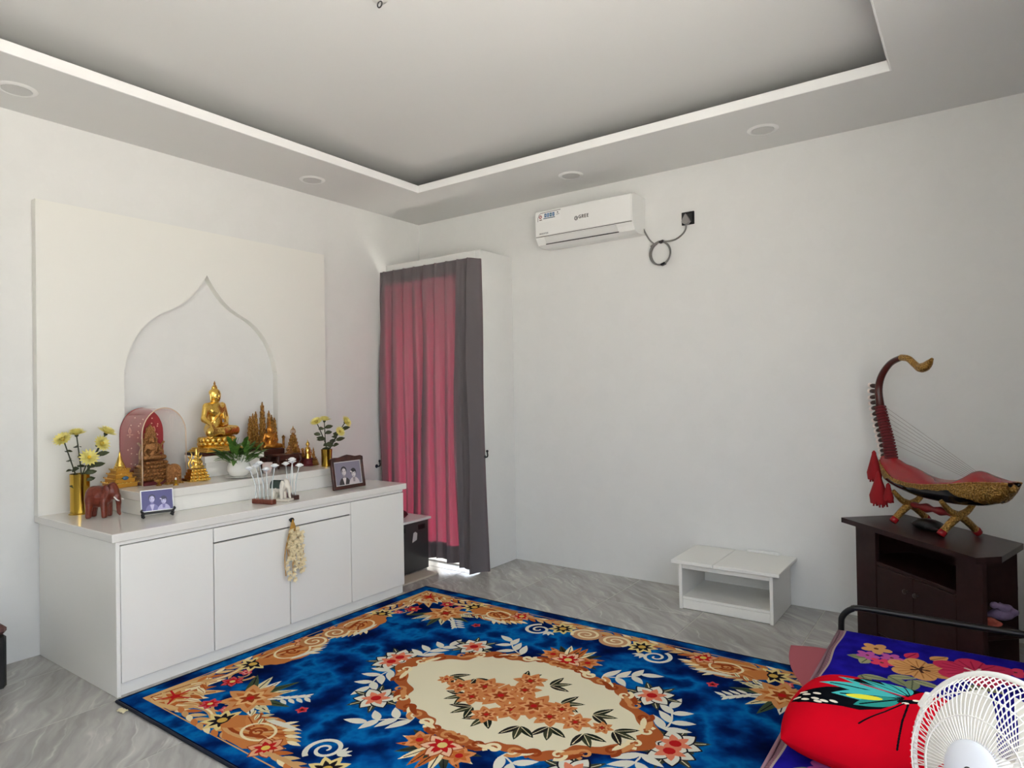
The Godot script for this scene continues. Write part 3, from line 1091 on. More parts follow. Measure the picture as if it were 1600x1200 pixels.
func build_altar_goods():
	var body := seated_body(0.0115)
	var flat := PackedInt32Array([0])
	var st := mb()
	# --- the large golden Buddha on its dark board
	st = mb()
	bx(st, Vector3(0.065, 0.9925, 1.800), Vector3(0.268, 1.0085, 2.190), 0.002)
	solo(st, "statue_board", M.dark_wood, "dark wooden board under the large golden Buddha statue", "board")
	var bud := thing("buddha_statue", "large shiny golden seated Buddha statue on a lotus throne", "statue", Vector3(0.160, 1.009, 2.035))
	bud.rotation.y = deg_to_rad(8)
	st = mb()
	steps(st, 3, 0.0, 0.030, Vector2(0.185, 0.285), Vector2(0.160, 0.245), 0.003)
	part(st, "throne_base", M.gold, bud)
	st = mb()
	lotus(st, 0.125, 0.030, 0.062, 18, 0.66)
	part(st, "lotus_throne", M.gold, bud)
	st = mb()
	put(st, body[0], body[1], flat, Transform3D(Basis(Vector3.UP, deg_to_rad(14)) * Basis.from_scale(Vector3(0.245, 0.336, 0.335)), Vector3(-0.012, 0.094, 0)))
	part(st, "body", M.gold, bud)
	st = mb()
	lathe(st, [Vector2(0.013, 0.408), Vector2(0.010, 0.413), Vector2(0.005, 0.417), Vector2(0.007, 0.421), Vector2(0.005, 0.431), Vector2(0.0, 0.444)], 12, Transform3D(Basis(), Vector3(-0.015, 0, 0)))
	part(st, "flame_finial", M.old_gold, bud)
	# --- pagoda
	var pg := thing("pagoda_model", "small golden stepped pagoda model with a blue gem on its front", "pagoda", Vector3(0.21, TIER_Y + 0.0005, 2.630))
	st = mb()
	steps(st, 4, 0.0, 0.092, Vector2(0.150, 0.118), Vector2(0.075, 0.068), 0.002)
	part(st, "terraces", mat(rgb(206, 150, 56), 0.35, 0.6), pg)
	st = mb()
	for i in 4:
		var s := Vector2(0.158, 0.126).lerp(Vector2(0.080, 0.074), i / 3.0)
		box(st, Vector3(0, 0.023 * (i + 1), 0), Vector3(s.x, 0.004, s.y), 0.001)
		for e in 7:
			for q in [-1, 1]:
				box(st, Vector3(s.x * 0.5 * q, 0.023 * (i + 1) + 0.004, s.y * (e / 6.0 - 0.5)), Vector3(0.004, 0.006, 0.006), 0.001)
				box(st, Vector3(s.x * (e / 6.0 - 0.5), 0.023 * (i + 1) + 0.004, s.y * 0.5 * q), Vector3(0.006, 0.006, 0.004), 0.001)
	part(st, "cornice", M.gold, pg)
	st = mb()
	lathe(st, [Vector2(0.032, 0.094), Vector2(0.033, 0.100), Vector2(0.028, 0.104), Vector2(0.029, 0.110), Vector2(0.024, 0.114), Vector2(0.023, 0.122), Vector2(0.017, 0.134), Vector2(0.012, 0.150), Vector2(0.007, 0.166), Vector2(0.004, 0.176), Vector2(0.005, 0.180), Vector2(0.002, 0.190), Vector2(0.0, 0.198)], 24)
	part(st, "spire", M.gold, pg)
	st = mb()
	ball(st, Vector3(0.072, 0.050, 0.002), Vector3(0.007, 0.011, 0.016), Basis(), 14, 8)
	part(st, "blue_gem", mat(rgb(70, 108, 138), 0.08), pg)
	# --- arched display case with a red back, and the statue inside
	var dc := thing("display_case", "clear arch-topped display case with a red spangled back wall", "display case", Vector3(0.205, TIER_Y + 0.0005, 2.444))
	var w := 0.122
	var hh := 0.425
	var arch := PackedVector2Array([Vector2(-w, 0.0), Vector2(w, 0.0)])
	for i in 21:
		var a := PI * i / 20.0
		arch.append(Vector2(cos(a) * w, hh - 0.150 + sin(a) * 0.150))
	st = mb()
	prism(st, arch, 0.006, Transform3D(FACE, Vector3(-0.142, 0.002, 0)), false, true)
	part(st, "red_back", mat(Color.WHITE, 0.55, 0.0, {"albedo_texture": red_back_print()}), dc)
	st = mb()
	box(st, Vector3(0, 0.008, 0), Vector3(0.275, 0.016, 0.240), 0.003)
	part(st, "base_board", M.maroon, dc)
	var acrylic := mat(Color(0.86, 0.84, 0.80, 0.10), 0.04, 0.0, {"transparency": BaseMaterial3D.TRANSPARENCY_ALPHA, "cull_mode": BaseMaterial3D.CULL_DISABLED})
	st = mb()
	var V := PackedVector3Array()
	var I := PackedInt32Array()
	for i in range(1, arch.size()):
		for x in [-0.135, 0.125]:
			V.append(Vector3(x, arch[i].y, -arch[i].x))
	V.append(Vector3(-0.135, 0.0, w))
	V.append(Vector3(0.125, 0.0, w))
	for i in V.size() / 2 - 1:
		I.append_array(PackedInt32Array([i * 2, i * 2 + 1, i * 2 + 3, i * 2, i * 2 + 3, i * 2 + 2]))
	put(st, V, I, flat, Transform3D.IDENTITY, PackedVector2Array(), false)
	part(st, "clear_hood", acrylic, dc)
	st = mb()
	var rim := []
	for i in range(1, arch.size()):
		rim.append(Vector3(0.125, arch[i].y + 0.002, -arch[i].x))
	rim.append(Vector3(0.125, 0.0, w))
	tube(st, rim, 0.0030, 8)
	part(st, "front_rim", mat(rgb(214, 186, 160), 0.2), dc)
	var bb := thing("buddha_statue", "brown-gold seated Buddha with tall flame halo inside the red-backed case", "statue", Vector3(0.185, TIER_Y + 0.017, 2.440))
	st = mb()
	steps(st, 5, 0.0, 0.105, Vector2(0.165, 0.195), Vector2(0.095, 0.120), 0.003)
	part(st, "stepped_base", M.brown_gold, bb)
	st = mb()
	for i in 5:
		var s := Vector2(0.165, 0.195).lerp(Vector2(0.095, 0.120), i / 4.0)
		for e in 9:
			ball(st, Vector3(s.x * 0.5, 0.021 * (i + 0.5), s.y * (e / 8.0 - 0.5) * 0.94), Vector3(0.006, 0.008, 0.008), Basis(), 6, 5)
	part(st, "beading", M.brown_gold, bb)
	st = mb()
	put(st, body[0], body[1], flat, Transform3D(Basis.from_scale(Vector3(0.11, 0.145, 0.145)), Vector3(0.0, 0.112, 0)))
	part(st, "body", M.brown_gold, bb)
	st = mb()
	prism(st, flame_outline(0.125, 0.215, 7, 0.10), 0.012, Transform3D(FACE, Vector3(-0.035, 0.100, 0)))
	part(st, "flame_halo", M.brown_gold, bb)
	for s in [-1, 1]:
		st = mb()
		tube(st, smooth_path([Vector3(-0.02, 0.105, s * 0.062), Vector3(-0.018, 0.150, s * 0.066), Vector3(-0.018, 0.185, s * 0.055), Vector3(-0.018, 0.212, s * 0.074)]), 0.006, 6)
		part(st, "side_scroll", M.brown_gold, bb)
	# --- offering bowl and small plaque before the case
	var ob := thing("offering_bowl", "tiny golden offering bowl in front of the red-backed case", "bowl", Vector3(0.385, TIER_Y + 0.0005, 2.505))
	st = mb()
	lathe(st, [Vector2(0.014, 0.0), Vector2(0.016, 0.004), Vector2(0.006, 0.010), Vector2(0.008, 0.016), Vector2(0.022, 0.026), Vector2(0.026, 0.034), Vector2(0.023, 0.034), Vector2(0.012, 0.024)], 20)
	part(st, "bowl", M.old_gold, ob)
	st = mb()
	for i in 9:
		ball(st, Vector3(cos(i * 2.4) * 0.011, 0.034 + 0.008 * (i % 3), sin(i * 2.4) * 0.011), Vector3.ONE * 0.007, Basis(), 7, 5)
	part(st, "offerings", M.brown_gold, ob)
	var pl := thing("carved_plaque", "small brown arched carved plaque on a stepped foot", "plaque", Vector3(0.375, TIER_Y + 0.0005, 2.418))
	st = mb()
	var pa := PackedVector2Array([Vector2(-0.040, 0.0), Vector2(0.040, 0.0)])
	for i in 13:
		var a := PI * i / 12.0
		pa.append(Vector2(cos(a) * 0.040, 0.060 + sin(a) * 0.040))
	prism(st, pa, 0.014, Transform3D(FACE, Vector3(-0.007, 0.012, 0)), false)
	part(st, "slab", M.brown_gold, pl)
	st = mb()
	for i in 12:
		ball(st, Vector3(0.007, 0.026 + 0.016 * (i / 4), -0.026 + 0.017 * (i % 4)), Vector3(0.006, 0.009, 0.007), Basis(), 7, 5)
	ball(st, Vector3(0.007, 0.078, 0), Vector3(0.006, 0.012, 0.010), Basis(), 8, 6)
	part(st, "carved_figures", M.brown_gold, pl)
	st = mb()
	steps(st, 2, 0.0, 0.012, Vector2(0.040, 0.100), Vector2(0.030, 0.092), 0.002)
	part(st, "foot", M.old_gold, pl)
	var pc := thing("candle_cup", "tiny golden candle cup before the carved plaque", "candle cup", Vector3(0.455, TIER_Y + 0.0005, 2.448))
	st = mb()
	lathe(st, [Vector2(0.014, 0.0), Vector2(0.012, 0.005), Vector2(0.005, 0.009), Vector2(0.006, 0.020), Vector2(0.008, 0.024), Vector2(0.008, 0.030)], 16)
	part(st, "cup", M.brass, pc)
	st = mb()
	lathe(st, [Vector2(0.005, 0.030), Vector2(0.005, 0.040), Vector2(0.0, 0.043)], 12)
	part(st, "candle", M.ceramic, pc)
	# --- small golden Buddha before the plinth
	crowned_buddha("small bright golden crowned Buddha in front of the white plinth", Vector3(0.385, TIER_Y + 0.0005, 2.292), 0.198, body, M.gold)
	# --- the group at the plinth's far end
	var sh := thing("golden_shrine", "golden shrine of many flame spires around a small seated Buddha", "shrine", Vector3(0.140, TIER_Y + 0.0005, 1.674))
	st = mb()
	steps(st, 3, 0.0, 0.125, Vector2(0.150, 0.225), Vector2(0.130, 0.205), 0.003)
	part(st, "base", M.dark_wood, sh)
	var spikes := [[-0.088, 0.215, 0.060], [-0.050, 0.265, 0.050], [0.0, 0.325, 0.070], [0.050, 0.262, 0.050], [0.092, 0.232, 0.060], [-0.070, 0.235, 0.040], [0.072, 0.250, 0.040]]
	for q in spikes:
		st = mb()
		prism(st, flame_outline(q[2], q[1], 8, 0.30), 0.012, Transform3D(FACE, Vector3(-0.048 + 0.006 * (int(q[1] * 1000) % 3), 0.118, q[0])))
		for i in 8:
			ball(st, Vector3(-0.032, 0.118 + q[1] * (0.08 + 0.10 * i), q[0] + 0.010 * sin(i * 2.3)), Vector3(0.008, 0.012, 0.009), Basis(), 6, 5)
		part(st, "flame_spire", M.old_gold, sh)
	st = mb()
	put(st, body[0], body[1], flat, Transform3D(Basis.from_scale(Vector3(0.12, 0.165, 0.165)), Vector3(0.020, 0.128, -0.022)))
	lathe(st, [Vector2(0.012, 0.288), Vector2(0.007, 0.298), Vector2(0.009, 0.303), Vector2(0.003, 0.318), Vector2(0.0, 0.334)], 12, Transform3D(Basis(), Vector3(0.018, 0, -0.022)))
	part(st, "seated_figure", mat(rgb(206, 140, 58), 0.32, 0.9), sh)
	for q in [-1, 1]:
		st = mb()
		lathe(st, [Vector2(0.012, 0.125), Vector2(0.008, 0.135), Vector2(0.008, 0.19), Vector2(0.013, 0.20), Vector2(0.0, 0.215)], 12, Transform3D(Basis(), Vector3(0.045, 0, -0.022 + q * 0.085)))
		part(st, "column", M.old_gold, sh)
	var ds := thing("offering_stand", "low dark wooden offering stand with curved legs beside the golden shrine", "stand", Vector3(0.300, TIER_Y + 0.0005, 1.640))
	st = mb()
	box(st, Vector3(0, 0.088, 0), Vector3(0.115, 0.012, 0.190), 0.003)
	part(st, "stand_top", M.dark_wood, ds)
	for sx in [-1, 1]:
		for sz in [-1, 1]:
			st = mb()
			tube(st, smooth_path([Vector3(sx * 0.045, 0.084, sz * 0.080), Vector3(sx * 0.052, 0.055, sz * 0.088), Vector3(sx * 0.042, 0.025, sz * 0.074), Vector3(sx * 0.050, 0.006, sz * 0.086)]), [0.012, 0.012, 0.012, 0.012, 0.011, 0.011, 0.010, 0.010, 0.009, 0.009, 0.009, 0.008, 0.008, 0.007, 0.007, 0.006, 0.006, 0.006, 0.006], 8)
			part(st, "leg", M.dark_wood, ds)
	for sx in [-1, 1]:
		st = mb()
		box(st, Vector3(sx * 0.048, 0.072, 0), Vector3(0.008, 0.020, 0.15), 0.002)
		part(st, "apron", M.dark_wood, ds)
	var mk := thing("kneeling_figurine", "tiny golden figurine standing on the dark offering stand", "figurine", Vector3(0.300, TIER_Y + 0.0948, 1.605))
	st = mb()
	put(st, body[0], body[1], flat, Transform3D(Basis.from_scale(Vector3(0.05, 0.060, 0.062)), Vector3(0, 0.004, 0)))
	lathe(st, [Vector2(0.026, -0.0005), Vector2(0.026, 0.004), Vector2(0.020, 0.008)], 14)
	part(st, "figure", M.brown_gold, mk)
	# --- second shrine, standing monk and little seated figure
	var s2 := thing("golden_shrine", "narrow dark-gold shrine with openwork crown and red stand", "shrine", Vector3(0.235, TIER_Y + 0.0005, 1.505))
	st = mb()
	steps(st, 3, 0.0, 0.055, Vector2(0.100, 0.125), Vector2(0.075, 0.095), 0.002)
	part(st, "base", mat(rgb(86, 28, 20), 0.4), s2)
	st = mb()
	prism(st, flame_outline(0.118, 0.175, 7, 0.18), 0.012, Transform3D(FACE, Vector3(-0.035, 0.052, 0)))
	for i in 10:
		for s in [-1, 1]:
			ball(st, Vector3(-0.022, 0.065 + 0.013 * i, s * (0.050 - 0.0042 * i)), Vector3(0.007, 0.009, 0.007), Basis(), 6, 5)
	part(st, "flame_screen", M.old_gold, s2)
	st = mb()
	put(st, body[0], body[1], flat, Transform3D(Basis.from_scale(Vector3(0.08, 0.100, 0.105)), Vector3(0.0, 0.058, 0)))
	part(st, "seated_figure", M.old_gold, s2)
	st = mb()
	for i in 5:
		var z := (i - 2) * 0.007
		tube(st, smooth_path([Vector3(-0.028, 0.212, z * 0.3), Vector3(-0.028, 0.228, z * 1.4), Vector3(-0.028, 0.246, z * 1.1), Vector3(-0.028, 0.264 - absf(z) * 0.6, z * 0.2)], 4), 0.0022, 6)
	lathe(st, [Vector2(0.004, 0.258), Vector2(0.003, 0.266), Vector2(0.0, 0.274)], 8, Transform3D(Basis(), Vector3(-0.028, 0, 0)))
	part(st, "openwork_crown", M.old_gold, s2)
	for q in [-1, 1]:
		st = mb()
		for i in 7:
			ball(st, Vector3(0.035, 0.012 + i * 0.016, q * (0.046 - i * 0.003)), Vector3(0.012, 0.011, 0.011), Basis(), 7, 5)
		part(st, "guardian", M.old_gold, s2)
	var monk := thing("monk_figurine", "slender standing golden monk figurine on a dark red drum base", "figurine", Vector3(0.330, TIER_Y + 0.0005, 1.478))
	st = mb()
	lathe(st, [Vector2(0.036, 0.0), Vector2(0.036, 0.008), Vector2(0.030, 0.014), Vector2(0.030, 0.040), Vector2(0.035, 0.046), Vector2(0.035, 0.052)], 24)
	part(st, "drum_base", M.maroon, monk)
	st = mb()
	lathe(st, [Vector2(0.022, 0.052), Vector2(0.021, 0.06), Vector2(0.019, 0.085), Vector2(0.021, 0.108), Vector2(0.017, 0.124), Vector2(0.008, 0.131), Vector2(0.008, 0.135), Vector2(0.013, 0.143), Vector2(0.013, 0.152), Vector2(0.009, 0.160), Vector2(0.005, 0.164), Vector2(0.003, 0.174), Vector2(0.0, 0.180)], 20, Transform3D(Basis.from_scale(Vector3(0.85, 1, 1)), Vector3.ZERO), 70.0)
	ball(st, Vector3(0.014, 0.092, 0.010), Vector3(0.008, 0.008, 0.014), Basis(), 8, 6)
	part(st, "robed_body", M.gold, monk)
	crowned_buddha("tiny dark-gold seated Buddha beside the short brass vase", Vector3(0.330, TIER_Y + 0.0005, 1.432), 0.128, body, M.old_gold, 0.62)
	build_vases()
	build_plant()
	build_pictures_and_elephants(body)

func crowned_buddha(label: String, at: Vector3, h: float, body: Array, m: Material, slim := 1.0):
	var o := thing("buddha_statue", label, "statue", at)
	var st := mb()
	steps(st, 4, 0.0, h * 0.36, Vector2(0.42, 0.60 * slim) * h, Vector2(0.28, 0.42 * slim) * h, 0.003)
	for i in 4:
		for e in 5:
			ball(st, Vector3(h * (0.21 - 0.023 * i), h * (0.05 + 0.09 * i), h * slim * (e / 4.0 - 0.5) * (0.56 - 0.06 * i)), Vector3.ONE * h * 0.036, Basis(), 6, 5)
	part(st, "stepped_throne", m, o)
	st = mb()
	put(st, body[0], body[1], PackedInt32Array([0]), Transform3D(Basis.from_scale(Vector3(0.32, 0.44, 0.46 * slim) * h), Vector3(0.0, h * 0.37, 0)))
	part(st, "body", m, o)
	st = mb()
	lathe(st, [Vector2(0.050, 0.76), Vector2(0.040, 0.80), Vector2(0.044, 0.82), Vector2(0.026, 0.87), Vector2(0.030, 0.89), Vector2(0.012, 0.94), Vector2(0.0, 1.0)], 12, Transform3D(Basis.from_scale(Vector3.ONE * h), Vector3.ZERO))
	part(st, "crown", m, o)
	for s in [-1, 1]:
		st = mb()
		var z: float = s * slim
		tube(st, smooth_path([Vector3(-0.06, 0.38, z * 0.17) * h, Vector3(-0.06, 0.52, z * 0.20) * h, Vector3(-0.06, 0.64, z * 0.14) * h, Vector3(-0.06, 0.72, z * 0.20) * h]), 0.026 * h, 6)
		tube(st, smooth_path([Vector3(-0.06, 0.62, z * 0.14) * h, Vector3(-0.06, 0.76, z * 0.10) * h, Vector3(-0.06, 0.84, z * 0.13) * h]), 0.018 * h, 6)
		part(st, "flame_wing", m, o)

func red_back_print() -> ImageTexture:
	var p := Paint.new(256, 448, 256.0, rgb(158, 40, 46))
	p.oval(Vector2(0.5, 1.2), 0.43, 1.12, 0.0, rgb(146, 32, 38), 40)
	var r := RandomNumberGenerator.new()
	r.seed = 5
	for i in 34:
		var c := Vector2(0.12 + 0.76 * r.randf(), 0.18 + 1.2 * r.randf())
		for k in 4:
			p.leaf(c, k * PI / 2, 0.022, 0.014, rgb(232, 188, 160))
	for s in [0.22, 0.78]:
		p.leaf(Vector2(s, 0.62), -PI / 2, 0.17, 0.07, rgb(212, 138, 116))
		p.line([Vector2(s - 0.07, 0.64), Vector2(s + 0.07, 0.64)], 0.018, rgb(222, 160, 132))
		p.leaf(Vector2(s, 0.60), -PI / 2, 0.10, 0.03, rgb(170, 60, 58))
	return p.texture()

func chrysanthemum(label: String, foot: Vector3, head: Vector3, face: Vector3, r: float, group: String):
	var o := thing("chrysanthemum", label, "flower", foot, group)
	var h := head - foot
	var st := mb()
	var mid := h * 0.5 + Vector3(rng.randf_range(-0.012, 0.012), 0, rng.randf_range(-0.012, 0.012)) + Vector3(-h.x, 0, -h.z) * 0.12
	tube(st, smooth_path([Vector3.ZERO, h * 0.25 - Vector3(h.x, 0, h.z) * 0.10, mid, h - face * 0.008]), 0.0032, 7)
	part(st, "stem", M.stem, o)
	for k in 4:
		var t := 0.44 + 0.13 * k
		var a := rng.randf() * TAU
		st = mb()
		blade(st, h * t, Vector3(cos(a), 0.35, sin(a)), Vector3(0.8, 0.45, 0.6), 0.058, 0.030, 0.35)
		blade(st, h * t + Vector3(0, 0.004, 0), Vector3(cos(a + 0.8), 0.15, sin(a + 0.8)), Vector3(0.7, 0.3, 0.8), 0.036, 0.018, 0.35)
		part(st, "leaf", mat(rgb(58, 66, 34), 0.6, 0.0, {"cull_mode": BaseMaterial3D.CULL_DISABLED}), o)
	st = mb()
	var f := face.normalized()
	var side := f.cross(Vector3(0.3, 0.2, 0.9)).normalized()
	var up := side.cross(f)
	for ringi in 4:
		var n := 15 - ringi * 2
		for i in n:
			var a := TAU * i / n + ringi * 0.4
			var d := side * cos(a) + up * sin(a)
			var lift := 0.10 + 0.40 * ringi
			blade(st, h + d * r * 0.08 + f * r * 0.05 * ringi, d + f * lift, f, r * (1.0 - 0.15 * ringi), r * 0.36, -0.18, 0.35, 3)
	part(st, "petals", M.petal, o)
	st = mb()
	ball(st, h + f * r * 0.15, Vector3.ONE * r * 0.26, Basis(), 10, 7)
	part(st, "heart", mat(rgb(214, 176, 40), 0.8), o)
	st = mb()
	ball(st, h - f * r * 0.10, Vector3.ONE * r * 0.22, Basis(), 8, 6)
	part(st, "calyx", M.stem, o)

func brass_vase(label: String, at: Vector3, r: float, h: float):
	var o := thing("brass_vase", label, "vase", at, "brass vases of chrysanthemums")
	var st := mb()
	lathe(st, [Vector2(r * 1.14, 0.0), Vector2(r * 1.14, h * 0.018), Vector2(r * 1.0, h * 0.035), Vector2(r * 0.97, h * 0.5), Vector2(r * 1.02, h * 0.985), Vector2(r * 1.04, h), Vector2(r * 0.97, h), Vector2(r * 0.93, h * 0.5), Vector2(r * 0.92, h * 0.06)], 40)
	part(st, "shell", M.brass, o)

func build_vases():
	var v := Vector3(0.170, COUNTER_Y + 0.0005, 2.812)
	brass_vase("tall plain brass cylinder vase on the worktop beside the wooden elephant", v, 0.046, 0.213)
	var L := ["yellow chrysanthemum in the tall brass vase leaning away from the elephant", "upright yellow chrysanthemum facing the ceiling in the tall brass vase", "widest yellow chrysanthemum in the tall brass vase leaning over the pagoda", "yellow chrysanthemum in the tall vase tucked just under the widest bloom", "lowest yellow chrysanthemum just above the tall vase's mouth"]
	var n := 0
	for q in [[0.19, 1.140, 2.895, Vector3(0.4, 0.6, 0.5), 0.040], [0.15, 1.163, 2.818, Vector3(0.1, 0.9, 0.1), 0.041], [0.20, 1.164, 2.693, Vector3(0.3, 0.85, -0.35), 0.044], [0.22, 1.108, 2.728, Vector3(0.75, 0.3, -0.25), 0.040], [0.24, 1.040, 2.795, Vector3(0.85, 0.4, 0.2), 0.041]]:
		var top := Vector3(q[0], q[1], q[2])
		var foot := v + Vector3((q[0] - v.x) * -0.25, 0.015, clampf((q[2] - v.z) * -0.22, -0.03, 0.03))
		chrysanthemum(L[n], foot, top, q[3], q[4] * 1.12, "chrysanthemums in the tall vase")
		n += 1
	v = Vector3(0.463, TIER_Y + 0.0005, 1.425)
	brass_vase("short brass vase on the white step behind the framed portrait", v, 0.036, 0.115)
	L = ["yellow chrysanthemum in the short brass vase leaning towards the monk figurine", "tallest upright yellow chrysanthemum in the short brass vase", "yellow chrysanthemum in the short vase leaning towards the curtain", "lowest yellow chrysanthemum in the short brass vase behind the frame"]
	n = 0
	for q in [[0.45, 1.166, 1.494, Vector3(0.2, 0.8, 0.5), 0.038], [0.43, 1.175, 1.415, Vector3(0.1, 0.9, 0.0), 0.040], [0.50, 1.158, 1.290, Vector3(0.7, 0.4, -0.3), 0.040], [0.52, 1.095, 1.360, Vector3(0.8, 0.4, 0.0), 0.034]]:
		var top := Vector3(q[0], q[1], q[2])
		var foot := v + Vector3((q[0] - v.x) * -0.2, 0.012, clampf((q[2] - v.z) * -0.2, -0.022, 0.022))
		chrysanthemum(L[n], foot, top, q[3], q[4] * 1.10, "chrysanthemums in the short vase")
		n += 1

func build_plant():
	var at := Vector3(0.480, TIER_Y + 0.0005, 2.085)
	var sc := thing("saucer", "round white saucer under the petal-edged plant pot", "saucer", at)
	var st := mb()
	lathe(st, [Vector2(0.045, 0.0), Vector2(0.052, 0.003), Vector2(0.078, 0.009), Vector2(0.079, 0.012), Vector2(0.050, 0.007)], 32)
	part(st, "dish", M.ceramic, sc)
	var po := thing("plant_pot", "white ceramic plant pot with a petal-shaped rim", "pot", at + Vector3(0, 0.0085, 0))
	st = mb()
	var P := [Vector2(0.036, 0.0), Vector2(0.054, 0.012), Vector2(0.066, 0.040), Vector2(0.066, 0.062), Vector2(0.054, 0.092), Vector2(0.046, 0.102), Vector2(0.048, 0.108), Vector2(0.060, 0.122), Vector2(0.054, 0.121), Vector2(0.040, 0.104), Vector2(0.030, 0.080)]
	lathe(st, P, 36, Transform3D.IDENTITY, 60.0)
	part(st, "pot_body", M.ceramic, po)
	for k in 6:
		st = mb()
		var a := TAU * k / 6.0 + 0.3
		var d := Vector3(cos(a), 0, sin(a))
		sheet(st, 6, 5, func(u, v): 
			var ang: float = a + (u - 0.5) * 1.15
			var lip: float = 1.0 - pow(absf(u - 0.5) * 2.0, 2.0)
			return Vector3(cos(ang), 0, sin(ang)) * (0.047 + 0.030 * v * lip) + Vector3(0, 0.104 + v * 0.030 * lip, 0))
		part(st, "rim_petal", mat(rgb(240, 238, 230), 0.12, 0.0, {"cull_mode": BaseMaterial3D.CULL_DISABLED}), po)
	var pl := thing("leafy_plant", "bushy green houseplant with pointed leaves in the white pot", "plant", at + Vector3(0, 0.075, 0))
	for k in 110:
		st = mb()
		var a := rng.randf() * TAU
		var tilt := pow(rng.randf(), 0.7)
		var d := Vector3(cos(a) * (0.3 + 0.9 * tilt), 1.15 - 0.95 * tilt, sin(a) * (0.3 + 1.05 * tilt)).normalized()
		if d.x < 0.0:
			d.x *= 0.75
		var root := Vector3(cos(a), 0, sin(a)) * 0.012
		var reach := rng.randf_range(0.040, 0.110)
		tube(st, [root, root + d * reach * 0.6 + Vector3(0, 0.012, 0), root + d * reach + Vector3(0, 0.022, 0)], 0.0014, 5)
		blade(st, root + d * reach + Vector3(0, 0.022, 0), d + Vector3(rng.randf_range(-0.5, 0.5), rng.randf_range(-0.1, 0.5), rng.randf_range(-0.5, 0.5)), Vector3.UP + d * 0.3, rng.randf_range(0.050, 0.085), rng.randf_range(0.018, 0.030), rng.randf_range(0.05, 0.5), 0.25, 5)
		part(st, "leaf", M.leaf, pl)
	for q in [[Vector3(0.420, TIER_Y + 0.0005, 1.958), M.ceramic, "small plain white cup beside the plant pot"], [Vector3(0.435, TIER_Y + 0.0005, 1.862), mat(rgb(232, 212, 206), 0.25), "small pale pink glass cup beside the dark offering stand"]]:
		var c := thing("cup", q[2], "cup", q[0])
		st = mb()
		lathe(st, [Vector2(0.018, 0.0), Vector2(0.022, 0.003), Vector2(0.030, 0.030), Vector2(0.031, 0.066), Vector2(0.029, 0.066), Vector2(0.027, 0.030), Vector2(0.015, 0.008)], 24)
		part(st, "cup_body", q[1], c)

func elephant_body() -> Array:
	# stands on y = 0, faces +x, 1 unit tall
	var f := Field.new(Vector3(-0.78, -0.03, -0.45), Vector3(0.92, 1.12, 0.45), 0.03)
	f.egg(Vector3(-0.16, 0.62, 0), Vector3(0.46, 0.33, 0.31), 0.08)
	f.egg(Vector3(-0.40, 0.64, 0), Vector3(0.25, 0.30, 0.28), 0.08)
	f.egg(Vector3(0.14, 0.66, 0), Vector3(0.26, 0.29, 0.27), 0.08)
	f.egg(Vector3(0.42, 0.76, 0), Vector3(0.23, 0.25, 0.20), 0.06)
	f.egg(Vector3(0.40, 0.93, 0), Vector3(0.15, 0.11, 0.16), 0.05)
	for s in [-1.0, 1.0]:
		f.bone(Vector3(0.16, 0.50, s * 0.16), Vector3(0.18, 0.07, s * 0.17), 0.14, 0.115, 0.05)
		f.bone(Vector3(-0.44, 0.54, s * 0.16), Vector3(-0.43, 0.28, s * 0.18), 0.16, 0.12, 0.05)
		f.bone(Vector3(-0.43, 0.28, s * 0.18), Vector3(-0.46, 0.07, s * 0.18), 0.12, 0.115, 0.04)
		# ears: broad flaps
		f.egg(Vector3(0.27, 0.80, s * 0.225), Vector3(0.16, 0.21, 0.040), 0.03)
		f.egg(Vector3(0.23, 0.62, s * 0.235), Vector3(0.11, 0.16, 0.036), 0.03)
		f.bone(Vector3(0.54, 0.62, s * 0.10), Vector3(0.70, 0.50, s * 0.13), 0.038, 0.020, 0.02)
	var last := Vector3(0.53, 0.72, 0)
	var r := 0.145
	for p in [Vector3(0.62, 0.58, 0), Vector3(0.655, 0.42, 0), Vector3(0.65, 0.26, 0), Vector3(0.655, 0.13, 0), Vector3(0.70, 0.07, 0)]:
		f.bone(last, p, r, r * 0.82, 0.03)
		r *= 0.82
		last = p
	f.bone(Vector3(-0.60, 0.74, 0), Vector3(-0.66, 0.50, 0), 0.030, 0.022, 0.02)
	f.bone(Vector3(-0.66, 0.50, 0), Vector3(-0.65, 0.34, 0), 0.022, 0.032, 0.02)
	return f.mesh()

